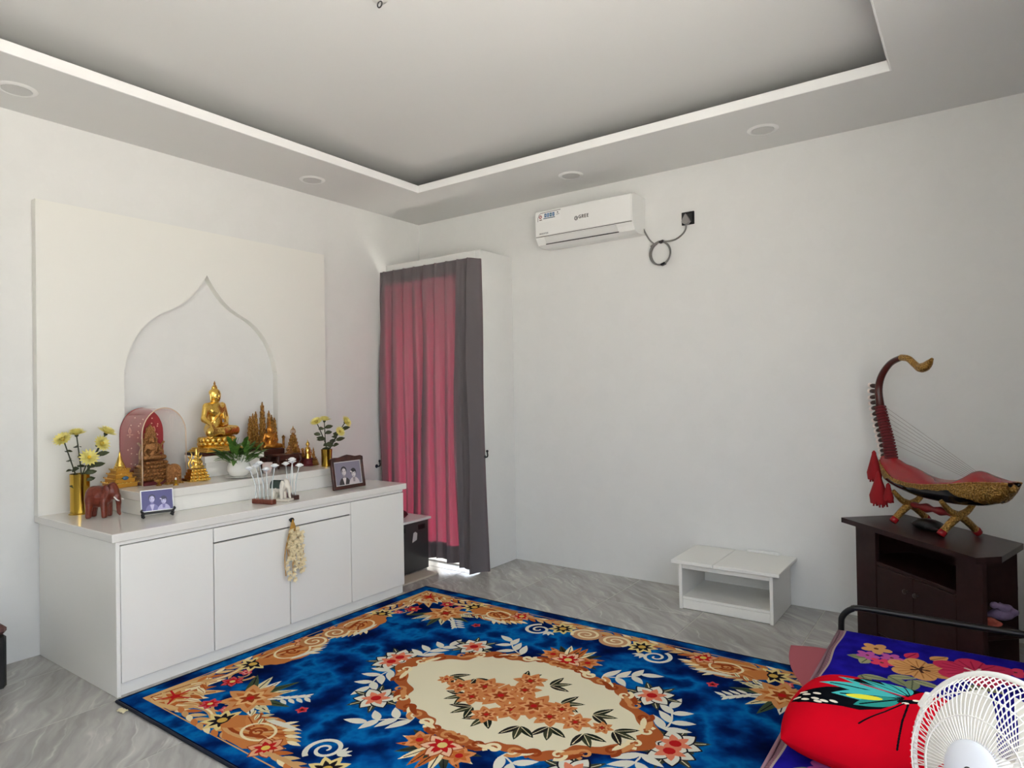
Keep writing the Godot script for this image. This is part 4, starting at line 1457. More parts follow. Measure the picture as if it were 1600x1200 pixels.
func portrait_print(back: Color, dark: Color, mid: Color, pale: Color, jacket: Color) -> ImageTexture:
	# two generic sitters, head and shoulders, side by side
	var p := Paint.new(300, 216, 216.0, back)
	for q in [[0.46, 0.0, true], [0.98, 0.12, false]]:
		var x: float = q[0]
		var y: float = q[1]
		p.oval(Vector2(x, 1.02 + y * 0.4), 0.30, 0.36, 0.0, jacket if q[2] else pale.lerp(mid, 0.25), 30)
		p.poly(PackedVector2Array([Vector2(x - 0.07, 0.60 + y), Vector2(x + 0.07, 0.60 + y), Vector2(x + 0.05, 0.80 + y), Vector2(x - 0.05, 0.80 + y)]), mid)
		if q[2]:
			p.poly(PackedVector2Array([Vector2(x - 0.10, 0.70), Vector2(x + 0.10, 0.70), Vector2(x + 0.02, 1.0), Vector2(x - 0.02, 1.0)]), pale)
		p.oval(Vector2(x, 0.36 + y), 0.155, 0.175, 0.0, dark, 26)
		p.oval(Vector2(x, 0.43 + y), 0.118, 0.165, 0.0, pale.lerp(mid, 0.35), 26)
		p.oval(Vector2(x + 0.03, 0.44 + y), 0.075, 0.13, 0.0, pale, 22)
		for s in [-1, 1]:
			p.line([Vector2(x + s * 0.03, 0.395 + y), Vector2(x + s * 0.085, 0.390 + y)], 0.016, dark)
			p.oval(Vector2(x + s * 0.055, 0.425 + y), 0.017, 0.010, 0.0, dark, 8)
		p.line([Vector2(x, 0.42 + y), Vector2(x + 0.012, 0.485 + y)], 0.012, mid)
		p.line([Vector2(x - 0.035, 0.53 + y), Vector2(x + 0.035, 0.53 + y)], 0.014, mid.lerp(dark, 0.5))
		if not q[2]:
			p.oval(Vector2(x, 0.29 + y), 0.135, 0.075, 0.0, dark, 20)
			p.oval(Vector2(x - 0.13, 0.33 + y), 0.05, 0.035, 0.3, pale, 10)
	return p.texture()

func build_pictures_and_elephants(_body: Array):
	var ele := elephant_body()
	var flat := PackedInt32Array([0])
	var st := mb()
	var e1 := thing("elephant_figurine", "carved reddish-brown wooden elephant figurine on the altar worktop", "figurine", Vector3(0.395, COUNTER_Y + 0.0005, 2.795))
	e1.rotation.y = deg_to_rad(44)
	st = mb()
	put(st, ele[0], ele[1], flat, Transform3D(Basis.from_scale(Vector3(0.118, 0.168, 0.165)), Vector3(0.0, 0.004, 0)))
	part(st, "body", M.carved_wood, e1)
	for s in [-1, 1]:
		st = mb()
		tube(st, smooth_path([Vector3(0.064, 0.106, s * 0.020), Vector3(0.080, 0.090, s * 0.024), Vector3(0.092, 0.086, s * 0.025)], 4), [0.0042, 0.0042, 0.004, 0.0038, 0.0036, 0.0034, 0.003, 0.0026, 0.002], 7)
		part(st, "tusk", M.ceramic, e1)
	var e2 := thing("elephant_figurine", "small white elephant figurine with dark green saddle cloth between the wooden candle bars", "figurine", Vector3(0.775, COUNTER_Y + 0.0005, 2.005))
	e2.rotation.y = deg_to_rad(24)
	st = mb()
	put(st, ele[0], ele[1], flat, Transform3D(Basis.from_scale(Vector3(0.085, 0.108, 0.105)), Vector3(0.0, 0.015, 0)))
	part(st, "body", mat(rgb(226, 220, 206), 0.3), e2)
	st = mb()
	sheet(st, 14, 8, func(u, v): 
		var a: float = lerpf(-1.9, 1.9, u)
		return Vector3(lerpf(-0.050, 0.012, v), 0.015 + 0.072 + cos(a) * 0.0345, sin(a) * 0.0335))
	part(st, "saddle_cloth", mat(rgb(50, 66, 58), 0.7, 0.0, {"cull_mode": BaseMaterial3D.CULL_DISABLED}), e2)
	st = mb()
	box(st, Vector3(0.0, 0.007, 0), Vector3(0.135, 0.014, 0.058), 0.003)
	part(st, "foot_slab", mat(rgb(222, 214, 200), 0.35), e2)
	# unframed print on a black easel
	var es := thing("picture_easel", "low black scrolled easel holding the bluish portrait print", "easel", Vector3(0.630, COUNTER_Y + 0.0005, 2.632))
	es.rotation.y = deg_to_rad(-14)
	st = mb()
	box(st, Vector3(0.0, 0.024, 0), Vector3(0.030, 0.010, 0.150), 0.002)
	part(st, "ledge", M.black, es)
	for s in [-1, 1]:
		for q in [-1, 1]:
			st = mb()
			tube(st, smooth_path([Vector3(0.010 * q, 0.024, s * 0.062), Vector3(0.016 * q, 0.014, s * 0.070), Vector3(0.012 * q, 0.006, s * 0.064), Vector3(0.018 * q, 0.004, s * 0.070)], 4), 0.005, 7)
			part(st, "foot", M.black, es)
		st = mb()
		tube(st, smooth_path([Vector3(0.012, 0.028, s * 0.068), Vector3(0.014, 0.036, s * 0.078), Vector3(0.012, 0.044, s * 0.072)], 4), 0.005, 7)
		part(st, "scroll", M.black, es)
	for s in [-1, 1]:
		st = mb()
		tube(st, [Vector3(-0.010, 0.026, s * 0.040), Vector3(-0.026, 0.088, s * 0.040)], 0.003, 7)
		part(st, "back_prop", M.black, es)
	var pr := thing("portrait_print", "unframed bluish-purple double portrait print propped on the black easel", "photograph", Vector3(0.630, COUNTER_Y + 0.030, 2.632))
	pr.rotation = Vector3(0, deg_to_rad(-14), deg_to_rad(11))
	st = mb()
	box(st, Vector3(0.0, 0.055, 0), Vector3(0.0030, 0.110, 0.152), 0.0005)
	part(st, "card", M.white_plastic, pr)
	st = mb()
	picture_quad(st, Vector3(0.0017, 0.055, 0), 0.143, 0.101)
	part(st, "image", mat(Color.WHITE, 0.35, 0.0, {"albedo_texture": portrait_print(rgb(66, 60, 122), rgb(36, 32, 72), rgb(118, 110, 168), rgb(196, 190, 222), rgb(112, 106, 164))}), pr)
	# framed portrait
	var fr := thing("framed_portrait", "dark wood frame with crested top holding a greyish double portrait", "picture frame", Vector3(0.735, COUNTER_Y + 0.0005, 1.462))
	fr.rotation = Vector3(0, 0, deg_to_rad(9))
	var W := 0.262
	var H := 0.198
	st = mb()
	for s in [-1, 1]:
		box(st, Vector3(0, H * 0.5, s * (W * 0.5 - 0.011)), Vector3(0.020, H, 0.022), 0.003)
	box(st, Vector3(0, 0.011, 0), Vector3(0.022, 0.022, W), 0.003)
	var crest := PackedVector2Array([Vector2(-W * 0.5, 0.0), Vector2(W * 0.5, 0.0), Vector2(W * 0.5, 0.022), Vector2(W * 0.42, 0.030), Vector2(W * 0.25, 0.028), Vector2(W * 0.12, 0.036), Vector2(0, 0.042), Vector2(-W * 0.12, 0.036), Vector2(-W * 0.25, 0.028), Vector2(-W * 0.42, 0.030), Vector2(-W * 0.5, 0.022)])
	prism(st, crest, 0.020, Transform3D(FACE, Vector3(-0.010, H - 0.022, 0)))
	part(st, "moulding", M.dark_wood, fr)
	st = mb()
	box(st, Vector3(-0.004, H * 0.5, 0), Vector3(0.006, H - 0.030, W - 0.030), 0.0)
	part(st, "backing", M.dark_wood, fr)
	st = mb()
	box(st, Vector3(0.0015, H * 0.5, 0), Vector3(0.004, H - 0.040, W - 0.040), 0.0005)
	part(st, "inner_slip", mat(rgb(206, 202, 200), 0.35), fr)
	st = mb()
	picture_quad(st, Vector3(0.0038, H * 0.5, 0), W - 0.054, H - 0.054)
	part(st, "image", mat(Color.WHITE, 0.30, 0.0, {"albedo_texture": portrait_print(rgb(132, 126, 142), rgb(42, 36, 40), rgb(150, 138, 142), rgb(222, 212, 212), rgb(48, 40, 42))}), fr)
	st = mb()
	tube(st, [Vector3(-0.010, H * 0.62, 0), Vector3(-0.062, 0.016, 0)], 0.005, 7)
	part(st, "strut", M.dark_wood, fr)
	# two wooden bars with glass rods and white flower heads
	for q in [[Vector3(0.770, COUNTER_Y + 0.0005, 2.112), 12.0, 5, "reddish wooden bar of glass-stemmed white flowers between bluish print and white elephant"], [Vector3(0.745, COUNTER_Y + 0.0005, 1.912), -14.0, 4, "dark wooden bar of glass-stemmed white flowers between white elephant and framed portrait"]]:
		var o := thing("flower_light_bar", q[3], "ornament", q[0])
		o.rotation.y = deg_to_rad(q[1])
		st = mb()
		box(st, Vector3(0, 0.013, 0), Vector3(0.150, 0.026, 0.034), 0.002)
		part(st, "wooden_bar", M.carved_wood if q[1] > 0 else M.dark_wood, o)
		for i in q[2]:
			var x: float = lerpf(-0.060, 0.060, i / (q[2] - 1.0))
			var top := Vector3(x * 1.25 + rng.randf_range(-0.01, 0.01), 0.198 + 0.016 * (i % 3), rng.randf_range(-0.030, 0.030))
			st = mb()
			tube(st, smooth_path([Vector3(x, 0.026, 0), Vector3(x, 0.11, top.z * 0.2), top], 5), 0.0034, 8)
			part(st, "glass_stem", mat(Color(0.92, 0.95, 0.96, 0.45), 0.05, 0.0, {"transparency": BaseMaterial3D.TRANSPARENCY_ALPHA}), o)
			st = mb()
			lathe(st, [Vector2(0.004, -0.010), Vector2(0.014, -0.004), Vector2(0.018, 0.006), Vector2(0.012, 0.012), Vector2(0.004, 0.014)], 16, Transform3D(Basis(), top))
			for k in 6:
				var a := TAU * k / 6.0
				ball(st, top + Vector3(cos(a) * 0.016, 0.002, sin(a) * 0.016), Vector3(0.009, 0.004, 0.009), Basis(), 8, 5)
			part(st, "flower_head", mat(rgb(246, 248, 250), 0.25), o)
	# dried blossom garland on the drawer knob
	var ga := thing("flower_garland", "bunch of dried cream jasmine garlands hanging from the drawer knob", "garland", Vector3(0.912, 0.640, 2.027))
	for k in 8:
		st = mb()
		var z := lerpf(-0.050, 0.050, k / 7.0)
		var n := 0.24 + 0.075 * sin(k * 1.9 + 0.6) - absf(z) * 0.4
		tube(st, smooth_path([Vector3(0, 0.012, 0), Vector3(0.004, -0.05, z * 0.45), Vector3(0.010, -n * 0.6, z * 1.2), Vector3(0.008, -n, z * 1.05)], 5), 0.0026, 6)
		part(st, "string", M.straw, ga)
		st = mb()
		for i in 9:
			var t := 0.24 + 0.80 * i / 8.0
			var c := Vector3(0.008 + rng.randf_range(0, 0.014), -n * t, z * (0.55 + 0.6 * minf(t, 0.8)) + rng.randf_range(-0.012, 0.012))
			var a := rng.randf() * TAU
			for p in 5:
				var b := a + TAU * p / 5.0
				blade(st, c, Vector3(0.45, sin(b) - 0.35, cos(b)), Vector3(1, 0.2, 0), rng.randf_range(0.018, 0.026), 0.012, -0.35, 0.5, 4)
		part(st, "blossoms", M.cream_petal, ga)

func picture_quad(st: SurfaceTool, c: Vector3, w: float, h: float):
	# faces +x, reads left to right for someone in front of it
	var V := PackedVector3Array([c + Vector3(0, h / 2, w / 2), c + Vector3(0, h / 2, -w / 2), c + Vector3(0, -h / 2, -w / 2), c + Vector3(0, -h / 2, w / 2)])
	put(st, V, PackedInt32Array([0, 1, 2, 0, 2, 3]), PackedInt32Array([-1]), Transform3D.IDENTITY, PackedVector2Array([Vector2(0, 0), Vector2(1, 0), Vector2(1, 1), Vector2(0, 1)]), false, false)

# ------------------------------------------------------------------ air conditioner, socket and flex on the back wall
func build_air_conditioner():
	var X0 := 1.398
	var X1 := 2.186
	var ac := thing("air_conditioner", "white split air conditioner high on the back wall with a blue-iconed sticker", "air conditioner")
	# side outline in (z, y), pushed along x
	var side := PackedVector2Array([Vector2(0.002, 2.440), Vector2(0.120, 2.432), Vector2(0.176, 2.446), Vector2(0.206, 2.486), Vector2(0.214, 2.500), Vector2(0.214, 2.668), Vector2(0.206, 2.690), Vector2(0.190, 2.700), Vector2(0.002, 2.700)])
	var B := Basis(Vector3(0, 0, 1), Vector3(0, 1, 0), Vector3(-1, 0, 0))
	var st := mb()
	prism(st, side, X1 - X0, Transform3D(B, Vector3(X1, 0, 0)))
	part(st, "body", M.white_plastic, ac)
	st = mb()
	bx(st, Vector3(X0 + 0.004, 2.503, 0.2145), Vector3(X1 - 0.004, 2.690, 0.2225), 0.006)
	part(st, "front_panel", M.white_plastic, ac)
	st = mb()
	var slope := Basis(Vector3.RIGHT, deg_to_rad(44.0))
	box(st, Vector3((X0 + X1) * 0.5 - 0.025, 2.4745, 0.1980), Vector3(X1 - X0 - 0.20, 0.050, 0.006), 0.002, Basis(Vector3.RIGHT, deg_to_rad(36.0)))
	part(st, "louver", mat(rgb(222, 222, 219), 0.35), ac)
	st = mb()
	box(st, Vector3((X0 + X1) * 0.5 - 0.025, 2.4500, 0.1795), Vector3(X1 - X0 - 0.19, 0.006, 0.006), 0.0, Basis(Vector3.RIGHT, deg_to_rad(45.0)))
	part(st, "outlet_slot", M.charcoal, ac)
	st = mb()
	bx(st, Vector3(X0 + 0.004, 2.4985, 0.2140), Vector3(X1 - 0.004, 2.5022, 0.2170), 0.0)
	part(st, "panel_joint", M.groove, ac)
	var p := Paint.new(512, 192, 512.0, rgb(240, 240, 238))
	p.line([Vector2(0.02, 0.33), Vector2(0.025, 0.20), Vector2(0.07, 0.09), Vector2(0.15, 0.035), Vector2(0.98, 0.022)], 0.016, rgb(70, 52, 50))
	p.curl(Vector2(0.13, 0.165), 0.042, 0.042, 0.0, 1.0, 0.026, 0.026, rgb(150, 44, 44))
	for k in 6:
		p.oval(Vector2(0.13, 0.165) + Vector2(0.055, 0).rotated(k * TAU / 6), 0.014, 0.014, 0.0, rgb(150, 44, 44), 8)
	p.line([Vector2(0.085, 0.275), Vector2(0.185, 0.275)], 0.030, rgb(92, 54, 54))
	for k in 4:
		var x := 0.30 + 0.112 * k
		p.poly(PackedVector2Array([Vector2(x, 0.075), Vector2(x + 0.092, 0.075), Vector2(x + 0.092, 0.205), Vector2(x, 0.205)]), [rgb(52, 92, 138), rgb(70, 118, 168), rgb(40, 98, 120), rgb(52, 98, 150)][k])
		p.oval(Vector2(x + 0.046, 0.14), 0.026, 0.030, 0.0, rgb(196, 214, 228), 12)
		p.oval(Vector2(x + 0.046, 0.14), 0.012, 0.014, 0.0, rgb(52, 92, 138), 10)
	p.line([Vector2(0.26, 0.245), Vector2(0.74, 0.245)], 0.028, rgb(60, 92, 112))
	p.oval(Vector2(0.86, 0.10), 0.026, 0.026, 0.0, rgb(70, 70, 74), 12)
	p.line([Vector2(0.80, 0.175), Vector2(0.92, 0.160)], 0.030, rgb(178, 178, 178))
	st = mb()
	front_quad(st, Vector3(X0 + 0.126, 2.642, 0.2230), 0.205, 0.077)
	part(st, "sticker", mat(Color.WHITE, 0.3, 0.0, {"albedo_texture": p.texture()}), ac)
	lettering("GREE", Vector3(1.790, 2.5805, 0.2227), 0.026, M.charcoal, ac, "emblem_lettering")
	st = mb()
	var lp := []
	for i in 20:
		lp.append(Vector3(1.752 + cos(TAU * i / 20) * 0.0115, 2.5895 + sin(TAU * i / 20) * 0.0125, 0.2232))
	tube(st, lp, 0.0028, 6, true)
	box(st, Vector3(1.756, 2.5895, 0.2232), Vector3(0.014, 0.005, 0.003), 0.0)
	part(st, "emblem_ring", M.charcoal, ac)
	lettering("INVERTER", Vector3(X0 + 0.058, 2.5165, 0.2227), 0.0125, mat(rgb(120, 120, 120), 0.5), ac, "series_lettering")
	# socket, plug, flex
	var so := thing("wall_socket", "square black wall socket beside the air conditioner", "socket", Vector3(2.498, 2.508, 0.0))
	st = mb()
	box(st, Vector3(0, 0, 0.006), Vector3(0.088, 0.088, 0.0115), 0.003)
	part(st, "plate", M.black, so)
	st = mb()
	box(st, Vector3(0, 0, 0.0120), Vector3(0.058, 0.058, 0.002), 0.001)
	part(st, "inset", M.charcoal, so)
	var pg := thing("power_plug", "grey three-pin plug pushed into the black wall socket", "plug", Vector3(2.492, 2.498, 0.0135))
	st = mb()
	prism(st, PackedVector2Array([Vector2(-0.028, -0.018), Vector2(-0.012, -0.032), Vector2(0.012, -0.032), Vector2(0.028, -0.018), Vector2(0.018, 0.008), Vector2(0.0, 0.036), Vector2(-0.018, 0.008)]), 0.030)
	part(st, "plug_body", mat(rgb(150, 148, 144), 0.5), pg)
	var fx := thing("power_flex", "grey power flex looped in a coil below the air conditioner", "cable", Vector3.ZERO)
	st = mb()
	var path := [Vector3(2.178, 2.490, 0.030), Vector3(2.192, 2.455, 0.020), Vector3(2.220, 2.400, 0.010), Vector3(2.262, 2.362, 0.012)]
	for i in 27:
		var a := PI * 0.62 + TAU * i / 12.5
		path.append(Vector3(2.300 + cos(a) * (0.070 + 0.006 * (i / 13)), 2.295 + sin(a) * 0.080, 0.012 + 0.012 * (i / 13) ))
	path.append_array([Vector3(2.290, 2.378, 0.018), Vector3(2.345, 2.372, 0.012), Vector3(2.410, 2.378, 0.010), Vector3(2.465, 2.410, 0.012), Vector3(2.488, 2.445, 0.022), Vector3(2.491, 2.468, 0.028)])
	tube(st, smooth_path(path, 3), 0.0058, 8)
	part(st, "flex", mat(rgb(128, 126, 122), 0.55), fx)
	for q in [[Vector3(2.312, 2.374, 0.018), 0.2], [Vector3(2.322, 2.218, 0.020), 0.35]]:
		st = mb()
		box(st, q[0], Vector3(0.034, 0.016, 0.030), 0.003, Basis(Vector3.BACK, q[1]))
		part(st, "tie", M.black, fx)

func front_quad(st: SurfaceTool, c: Vector3, w: float, h: float):
	var V := PackedVector3Array([c + Vector3(-w / 2, h / 2, 0), c + Vector3(w / 2, h / 2, 0), c + Vector3(w / 2, -h / 2, 0), c + Vector3(-w / 2, -h / 2, 0)])
	put(st, V, PackedInt32Array([0, 1, 2, 0, 2, 3]), PackedInt32Array([-1]), Transform3D.IDENTITY, PackedVector2Array([Vector2(0, 0), Vector2(1, 0), Vector2(1, 1), Vector2(0, 1)]), false, false)

func lettering(text: String, at: Vector3, high: float, m: Material, parent: Node, called: String):
	var t := TextMesh.new()
	var f := SystemFont.new()
	f.font_names = PackedStringArray(["Droid Sans"])
	f.font_weight = 700
	t.font = f
	t.text = text
	t.font_size = 32
	t.pixel_size = high / 24.0
	t.depth = 0.001
	t.horizontal_alignment = HORIZONTAL_ALIGNMENT_LEFT
	t.vertical_alignment = VERTICAL_ALIGNMENT_BOTTOM
	var o := MeshInstance3D.new()
	o.mesh = t
	o.name = called
	o.material_override = m
	o.position = at - Vector3(0.02, 0.006, 0)
	parent.add_child(o, true)

# ------------------------------------------------------------------ things on the floor
func build_floor_things():
	build_rug()
	var st := mb()
	# low white table
	var lt := thing("low_table", "low white open-fronted side table against the back wall", "table", Vector3(2.83, 0, 0))
	var W := 0.556
	var D := 0.425
	var painted := mat(rgb(240, 238, 231), 0.35)
	for s in [-1, 1]:
		st = mb()
		box(st, Vector3(s * (W * 0.5 - 0.010), 0.139, 0.008 + D * 0.5), Vector3(0.020, 0.278, D), 0.002)
		part(st, "side_panel", painted, lt)
	st = mb()
	box(st, Vector3(0, 0.068, 0.008 + D * 0.5 - 0.004), Vector3(W - 0.040, 0.016, D - 0.012), 0.002)
	part(st, "shelf", painted, lt)
	st = mb()
	box(st, Vector3(0, 0.030, D - 0.012), Vector3(W - 0.040, 0.056, 0.016), 0.002)
	part(st, "kick_board", painted, lt)
	st = mb()
	box(st, Vector3(0, 0.262, D - 0.008), Vector3(W - 0.040, 0.032, 0.018), 0.002)
	part(st, "top_rail", painted, lt)
	st = mb()
	box(st, Vector3(0, 0.165, 0.016), Vector3(W - 0.040, 0.20, 0.012), 0.001)
	part(st, "back_board", painted, lt)
	for q in [[-0.3185, -0.0595], [-0.0565, 0.3185]]:
		st = mb()
		box(st, Vector3((q[0] + q[1]) * 0.5, 0.2895, 0.008 + 0.224), Vector3(q[1] - q[0], 0.022, 0.448), 0.003)
		part(st, "top_board", mat(rgb(240, 239, 233), 0.4), lt)
	st = mb()
	box(st, Vector3(0.120, 0.309, 0.020), Vector3(0.195, 0.016, 0.014), 0.003)
	solo(st, "trim_strip", M.white_plastic, "short loose white strip lying at the back of the low table's top", "strip", Vector3(2.83, 0, 0))
	# dark steel drawer box by the curtain, with white top, cushion and floor board
	var bc := thing("steel_cabinet", "dark grey steel cabinet with a white top tucked beside the curtain", "cabinet", Vector3(0, 0, 0))
	st = mb()
	bx(st, Vector3(0.10, 0.012, 0.590), Vector3(0.612, 0.384, 1.095), 0.004)
	part(st, "body", M.charcoal, bc)
	st = mb()
	bx(st, Vector3(0.09, 0.3845, 0.575), Vector3(0.632, 0.402, 1.105), 0.003)
	part(st, "top_board", M.white_plastic, bc)
	for z in [0.632, 0.840]:
		st = mb()
		bx(st, Vector3(0.6122, 0.318, z), Vector3(0.6140, 0.355, z + 0.075), 0.0005)
		part(st, "vent_slot", M.black, bc)
	st = mb()
	prism(st, PackedVector2Array([Vector2(-0.028, -0.040), Vector2(0.020, -0.026), Vector2(0.026, 0.022), Vector2(0.006, 0.036), Vector2(-0.014, 0.030)]), 0.001, Transform3D(FACE, Vector3(0.6124, 0.272, 0.740)))
	part(st, "paper_label", mat(rgb(206, 206, 204), 0.8), bc)
	for q in [Vector3(0.14, 0, 0.63), Vector3(0.57, 0, 0.63), Vector3(0.57, 0, 1.05), Vector3(0.14, 0, 1.05)]:
		st = mb()
		lathe(st, [Vector2(0.012, 0.0), Vector2(0.012, 0.013)], 12, Transform3D(Basis(), q))
		part(st, "foot", M.black, bc)
	var cush := Field.new(Vector3(-0.20, -0.08, -0.20), Vector3(0.20, 0.08, 0.20), 0.016)
	cush.egg(Vector3.ZERO, Vector3(0.165, 0.034, 0.155), 0.02)
	cush.egg(Vector3(0.02, 0.012, -0.05), Vector3(0.10, 0.030, 0.08), 0.02)
	st = mb()
	put_field(st, cush, Transform3D(Basis(), Vector3(0.44, 0.438, 0.860)))
	solo(st, "round_cushion", mat(rgb(84, 12, 20), 0.9), "dark red round cushion on the grey steel cabinet", "cushion")
	st = mb()
	bx(st, Vector3(0.630, 0.0005, 0.665), Vector3(0.775, 0.012, 1.095), 0.002)
	solo(st, "floor_board", mat(rgb(196, 188, 170), 0.5), "thin cream board lying flat on the floor before the steel cabinet", "board")
	# dark stool at the altar's bare end
	var ds := thing("leather_stool", "black leather box stool with a brownish top near the cabinet's bare end", "stool", Vector3(0.225, 0, 3.375))
	st = mb()
	box(st, Vector3(0, 0.145, 0), Vector3(0.33, 0.25, 0.345), 0.012)
	part(st, "body", M.black, ds)
	st = mb()
	box(st, Vector3(0, 0.292, 0), Vector3(0.335, 0.045, 0.350), 0.016)
	part(st, "padded_top", mat(rgb(92, 58, 52), 0.5), ds)
	for sx in [-1, 1]:
		for sz in [-1, 1]:
			st = mb()
			lathe(st, [Vector2(0.014, 0.0), Vector2(0.016, 0.021)], 12, Transform3D(Basis(), Vector3(sx * 0.13, 0, sz * 0.13)))
			part(st, "foot", M.black, ds)
	st = mb()
	var cr := func(u, v): return Vector3((u - 0.5) * 0.050 + v * 0.01, 0.003 + 0.006 * absf(sin(u * 9.0 + v * 4.0)), (v - 0.5) * 0.026 - u * 0.008)
	sheet(st, 10, 5, cr)
	solo(st, "paper_scrap", mat(rgb(226, 216, 178), 0.8, 0.0, {"cull_mode": BaseMaterial3D.CULL_DISABLED}), "crumpled cream paper scrap on the floor at the rug's corner", "paper scrap", Vector3(1.035, 0.0, 2.995))
	# pink cloth corner lying on the floor beside the bed
	var pc := func(u, v):
		var a := Vector3(3.262, 0, 0.720)
		var b := Vector3(3.640, 0, 0.700)
		var c := Vector3(3.435, 0, 1.215)
		var p := a.lerp(b, u).lerp(c.lerp(Vector3(3.70, 0, 1.22), u), v) + Vector3(-0.035 * sin(v * PI) * (1.0 - u), 0, 0)
		return p + Vector3(0, 0.018 + 0.014 * sin(u * 7.0 + v * 5.0) * u + 0.03 * u, 0)
	st = mb()
	sheet(st, 18, 18, pc)
	sheet(st, 18, 18, func(u, v): return pc.call(u, v) - Vector3(0, 0.006, 0), true)
	solo(st, "pink_cloth", mat(rgb(190, 98, 108), 0.9, 0.0, {"cull_mode": BaseMaterial3D.CULL_DISABLED}), "corner of a dusty pink cloth on the tiles sticking out from under the bed", "cloth")

const RW := 2.91
const RH := 2.00

func build_rug():
	var rug := thing("floor_rug", "large blue floral rug with cream medallion and orange scroll border", "rug", Vector3(0.930, 0, 0.966))
	var st := mb()
	var V := PackedVector3Array()
	var UV := PackedVector2Array()
	var I := PackedInt32Array()
	for lv in [[0.0, 0.0005], [0.0, 0.009], [0.004, 0.012]]:
		for c in [[0, 0], [1, 0], [1, 1], [0, 1]]:
			V.append(Vector3(lerpf(lv[0], RW - lv[0], c[0]), lv[1], lerpf(lv[0], RH - lv[0], c[1])))
			UV.append(Vector2(V[-1].x / RW, V[-1].z / RH))
	I.append_array(PackedInt32Array([8, 10, 9, 8, 11, 10, 0, 1, 2, 0, 2, 3]))
	for lv in 2:
		for c in 4:
			var a := lv * 4 + c
			var b := lv * 4 + (c + 1) % 4
			I.append_array(PackedInt32Array([a, a + 4, b + 4, a, b + 4, b]))
	put(st, V, I, PackedInt32Array([-1]), Transform3D.IDENTITY, UV)
	var m := mat(Color.WHITE, 0.95, 0.0, {"metallic_specular": 0.05, "albedo_texture": rug_weave()})
	part(st, "pile", m, rug)
	st = mb()
	for q in [[Vector3(0, 0.007, 0), Vector3(RW, 0.007, 0)], [Vector3(RW, 0.007, 0), Vector3(RW, 0.007, RH)], [Vector3(RW, 0.007, RH), Vector3(0, 0.007, RH)], [Vector3(0, 0.007, RH), Vector3(0, 0.007, 0)]]:
		tube(st, [q[0], q[1]], 0.0065, 8)
	part(st, "bound_edge", mat(rgb(16, 24, 46), 0.9), rug)

